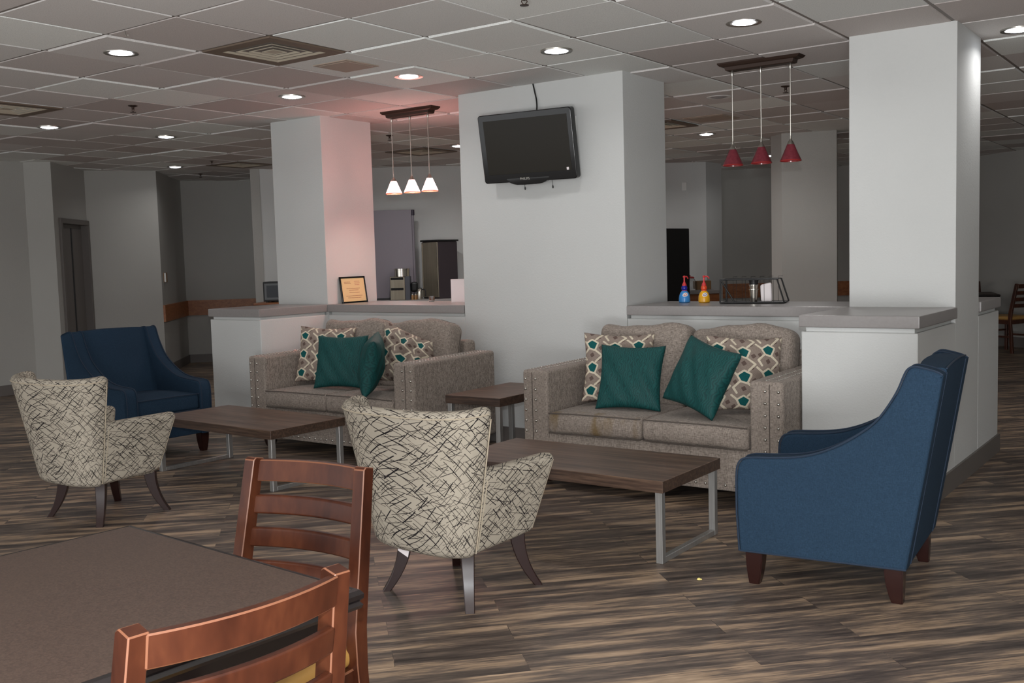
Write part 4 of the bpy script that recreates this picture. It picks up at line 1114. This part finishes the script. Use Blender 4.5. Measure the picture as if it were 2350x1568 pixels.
def bottle(u,label,c,collar,ring,ang_):
    p=at(u,692,'y',2.17); r=thing('pump_bottle',label,'pump bottle',(p.x,2.17,ZC))
    m=plain('bottle_'+ring,c,.25)
    b=B(); lathe(b,BP,32,cap=False); bo=finish(b,'bottle_body',m,r)
    emblem(bo,.058,.036,plain('emblem_'+ring,(214,92,70) if ring=='blue' else (120,112,170),.4))
    b=B(); lathe(b,[(.0125,.086),(.017,.088),(.021,.096),(.0225,.104),(.0205,.114),(.016,.121),(.012,.123)],24); finish(b,'collar',plain('collar_'+ring,collar,.2),r)
    red=plain('pump_red_'+ring,(206,56,58),.25)
    b=B(); lathe(b,[(.013,.083),(.0185,.085),(.0185,.088),(.013,.090)],24,cap=False); lathe(b,[(.016,.121),(.017,.126),(.012,.138),(.008,.146),(.0055,.15),(.0055,.178),(.009,.18),(.010,.188),(.006,.193),(.001,.194)],20)
    d=Vector((math.cos(ang_),math.sin(ang_),0)); tube(b,[Vector((0,0,.186)),d*.022+Vector((0,0,.187)),d*.034+Vector((0,0,.178)),d*.036+Vector((0,0,.170))],[.0055,.005,.004,.0035],8); finish(b,'pump_head',red,r); return r
b1=bottle(1571,'blue pump bottle with navy collar and red pump on the right ledge',(58,142,214),(26,30,140),'blue',1.2)
b2=bottle(1616,'yellow pump bottle with orange collar and red pump on the right ledge',(236,172,22),(214,72,36),'yellow',.35)
b1['group']=b2['group']='pump bottles on the bar ledge'
# wire rack with metal cups and a napkin pack
rk=thing('wire_rack','black wire basket rack holding cups on the right bar ledge','rack',(1.075,2.13,ZC),math.radians(12))
b=B(); w2,d2=.215,.10
loop=[(-w2,-d2,.008),(w2,-d2,.008),(w2,d2,.008),(-w2,d2,.008),(-w2,-d2,.008)]
tube(b,loop,.005,8); finish(b,'base_loop',M['blackm'],rk)
b=B(); tl=[(-w2,-d2+.02,.165),(w2-.05,-d2+.02,.165),(w2-.05,d2,.165),(-w2,d2,.165),(-w2,-d2+.02,.165)]; tube(b,tl,.005,8); finish(b,'top_loop',M['blackm'],rk)
for a_,c_ in (((-w2,-d2,.008),(-w2,-d2+.02,.165)),((-w2,d2,.008),(-w2,d2,.165)),((w2,-d2,.008),(w2-.05,-d2+.02,.165)),((w2,d2,.008),(w2-.05,d2,.165)),((-w2+.10,-d2,.008),(-w2,-d2+.02,.165))):
    b=B(); tube(b,[a_,c_],.0055,8); finish(b,'upright_bar',M['blackm'],rk)
for k in range(6):
    x=-w2+.05+k*.062; b=B(); tube(b,[(x,-d2+.004,.008),(x-.004,-d2+.02,.165)],.0013,6); finish(b,'thin_wire',M['blackm'],rk); b=B(); tube(b,[(x,d2,.008),(x,d2,.18),(x+.03,d2,.18)],.0013,6); finish(b,'thin_wire',M['blackm'],rk)
b=B(); box(b,(-w2,-d2,.005),(w2,d2,.0085)); finish(b,'tray',M['blackm'],rk,smooth=False)
Rk=Matrix.Translation((1.075,2.13,ZC))@Matrix.Rotation(math.radians(12),4,'Z')
o=thing('cup_stack','stacked silver tumblers with a black sleeve in the wire rack','cups',Rk@Vector((-.005,.0,.0086)))
for k in range(3):
    b=B(); z=.030*k; lathe(b,[(.001,z+.002),(.022,z),(.031,z+.082),(.034,z+.084),(.034,z+.088),(.030,z+.088),(.021,z+.004)],22,cap=False); finish(b,'tumbler',M['chrome'] if k<2 else M['blackm'],o)
o2=thing('napkin_pack','white wrapped napkin pack standing in the wire rack','napkins',Rk@Vector((.085,-.01,.0088)),.3)
b=B(); rbox(b,(.075,.05,.125),.014,(5,3,6),lambda p:Vector((p.x+.10*(p.z+.0625)*(-.4),p.y,p.z+.0625+.012*math.sin(20*p.x)*(p.z>0)))); finish(b,'wrapper',M['paper'],o2)
# ---------------------------------------------------------------- seen through the right opening
fg=thing('refrigerator','narrow black refrigerator edge seen beside the television column','refrigerator',onback(1546,1.05,0),ang-math.radians(50))
b=B(); box(b,(-.30,-.28,.03),(.055,.30,1.73),.01,2); finish(b,'casing',M['blackm'],fg)
b=B(); box(b,(-.295,-.34,.06),(.05,-.282,1.72),.01,2); fd=finish(b,'door',M['blackm'],fg)
b=B(); box(b,(-.27,-.37,.8),(-.25,-.34,1.3),.006,2); finish(b,'handle',M['black'],fd)
for x in (-.26,.02):
    for y in (-.25,.26): b=B(); box(b,(x-.02,y-.02,0),(x+.02,y+.02,.031)); finish(b,'foot',M['blackm'],fg,smooth=False)
p=onback(1583,.30); r=thing('glass_jar','clear glass cookie jar with a red lid behind the pump bottles','jar',p)
b=B(); lathe(b,[(.001,.002),(.07,.0),(.078,.02),(.08,.12),(.066,.15),(.06,.158),(.055,.158),(.06,.148),(.074,.118),(.072,.02),(.001,.008)],26,cap=False); finish(b,'jar_body',M['glass'],r)
b=B(); lathe(b,[(.062,.158),(.064,.172),(.05,.182),(.012,.186),(.014,.2),(.001,.204)],24); finish(b,'lid',plain('red_lid',(176,52,52),.3),r)
p=onback(1562,.46); r=thing('glass_carafe','small clear glass carafe left of the red-lidded jar','carafe',p)
b=B(); lathe(b,[(.001,.002),(.05,.0),(.058,.03),(.05,.10),(.03,.13),(.036,.16),(.032,.16),(.026,.13),(.044,.10),(.052,.03),(.001,.006)],22,cap=False); finish(b,'body',M['glass'],r); b=B(); tube(b,[(.036,0,.15),(.075,0,.14),(.07,0,.06),(.055,0,.045)],.005,8); finish(b,'handle',M['glass'],r)
p=onback(1612,.25); r=thing('cardboard_box','small brown cardboard box on the service counter','box',p,ang)
b=B(); box(b,(-.10,-.08,0),(.10,.08,.12),.003,1); finish(b,'carton',M['kraft'],r); b=B(); box(b,(-.101,-.02,.0),(.101,.02,.1212)); finish(b,'tape',plain('packing_tape',(170,140,100),.3),r,smooth=False)
X=atw(1571,612,P7,P8); r=thing('wall_outlet','white wall outlet with a black plug above the service counter','outlet',(X.x+nw.x*.002,X.y+nw.y*.002,X.z),ang)
b=B(); box(b,(-.04,-.008,-.06),(.04,0,.06),.003,1); finish(b,'cover_plate',M['white'],r); b=B(); box(b,(-.014,-.03,-.035),(.014,-.007,-.012),.004,1); finish(b,'plug',M['blackm'],r)
b=B(); tube(b,smoothpoly([(0,-.028,-.026),(.02,-.05,-.05),(.015,-.06,-.12),(-.03,-.08,-.2),(-.06,-.1,X.z*0-.22)],2,False),.004,6); finish(b,'cable',M['blackm'],r)
X=atw(1570,428,P7,P8); r=thing('wall_plate','blank white wall plate high up beside the television column','wall plate',(X.x+nw.x*.002,X.y+nw.y*.002,X.z),ang)
b=B(); box(b,(-.035,-.007,-.055),(.035,0,.055),.003,1); finish(b,'cover',M['white'],r)
# light switch on the recess wall
X=atw(379,637,P4,P5); da=math.atan2(P5[1]-P4[1],P5[0]-P4[0]); dn=Vector((P5[0]-P4[0],P5[1]-P4[1],0)).normalized(); n_=Vector((dn.y,-dn.x,0))
r=thing('light_switch','small light switch on the recess wall above the oak rail','light switch',(X.x,X.y,X.z),da)
b=B(); box(b,(-.11,-.008,-.065),(.11,.002,.065),.003,1); finish(b,'cover_plate',M['kraft'],r); b=B(); box(b,(-.10,-.03,-.06),(-.085,-.006,.06),.002,1); finish(b,'bright_edge',M['white'],r)
# crumb on the floor
p=at(1604,1330,'z',0); b=B(); dome(b,(0,0,0),(0,0,1),.009,.007,8); dome(b,(.008,.003,0),(0,0,1),.005,.004,7); o=finish(b,'food_crumb',plain('crumb_yellow',(232,214,130),.6)); o.location=(p.x,p.y,0); tag(o,'tiny pale yellow crumb on the floor before the right armchair','crumb')
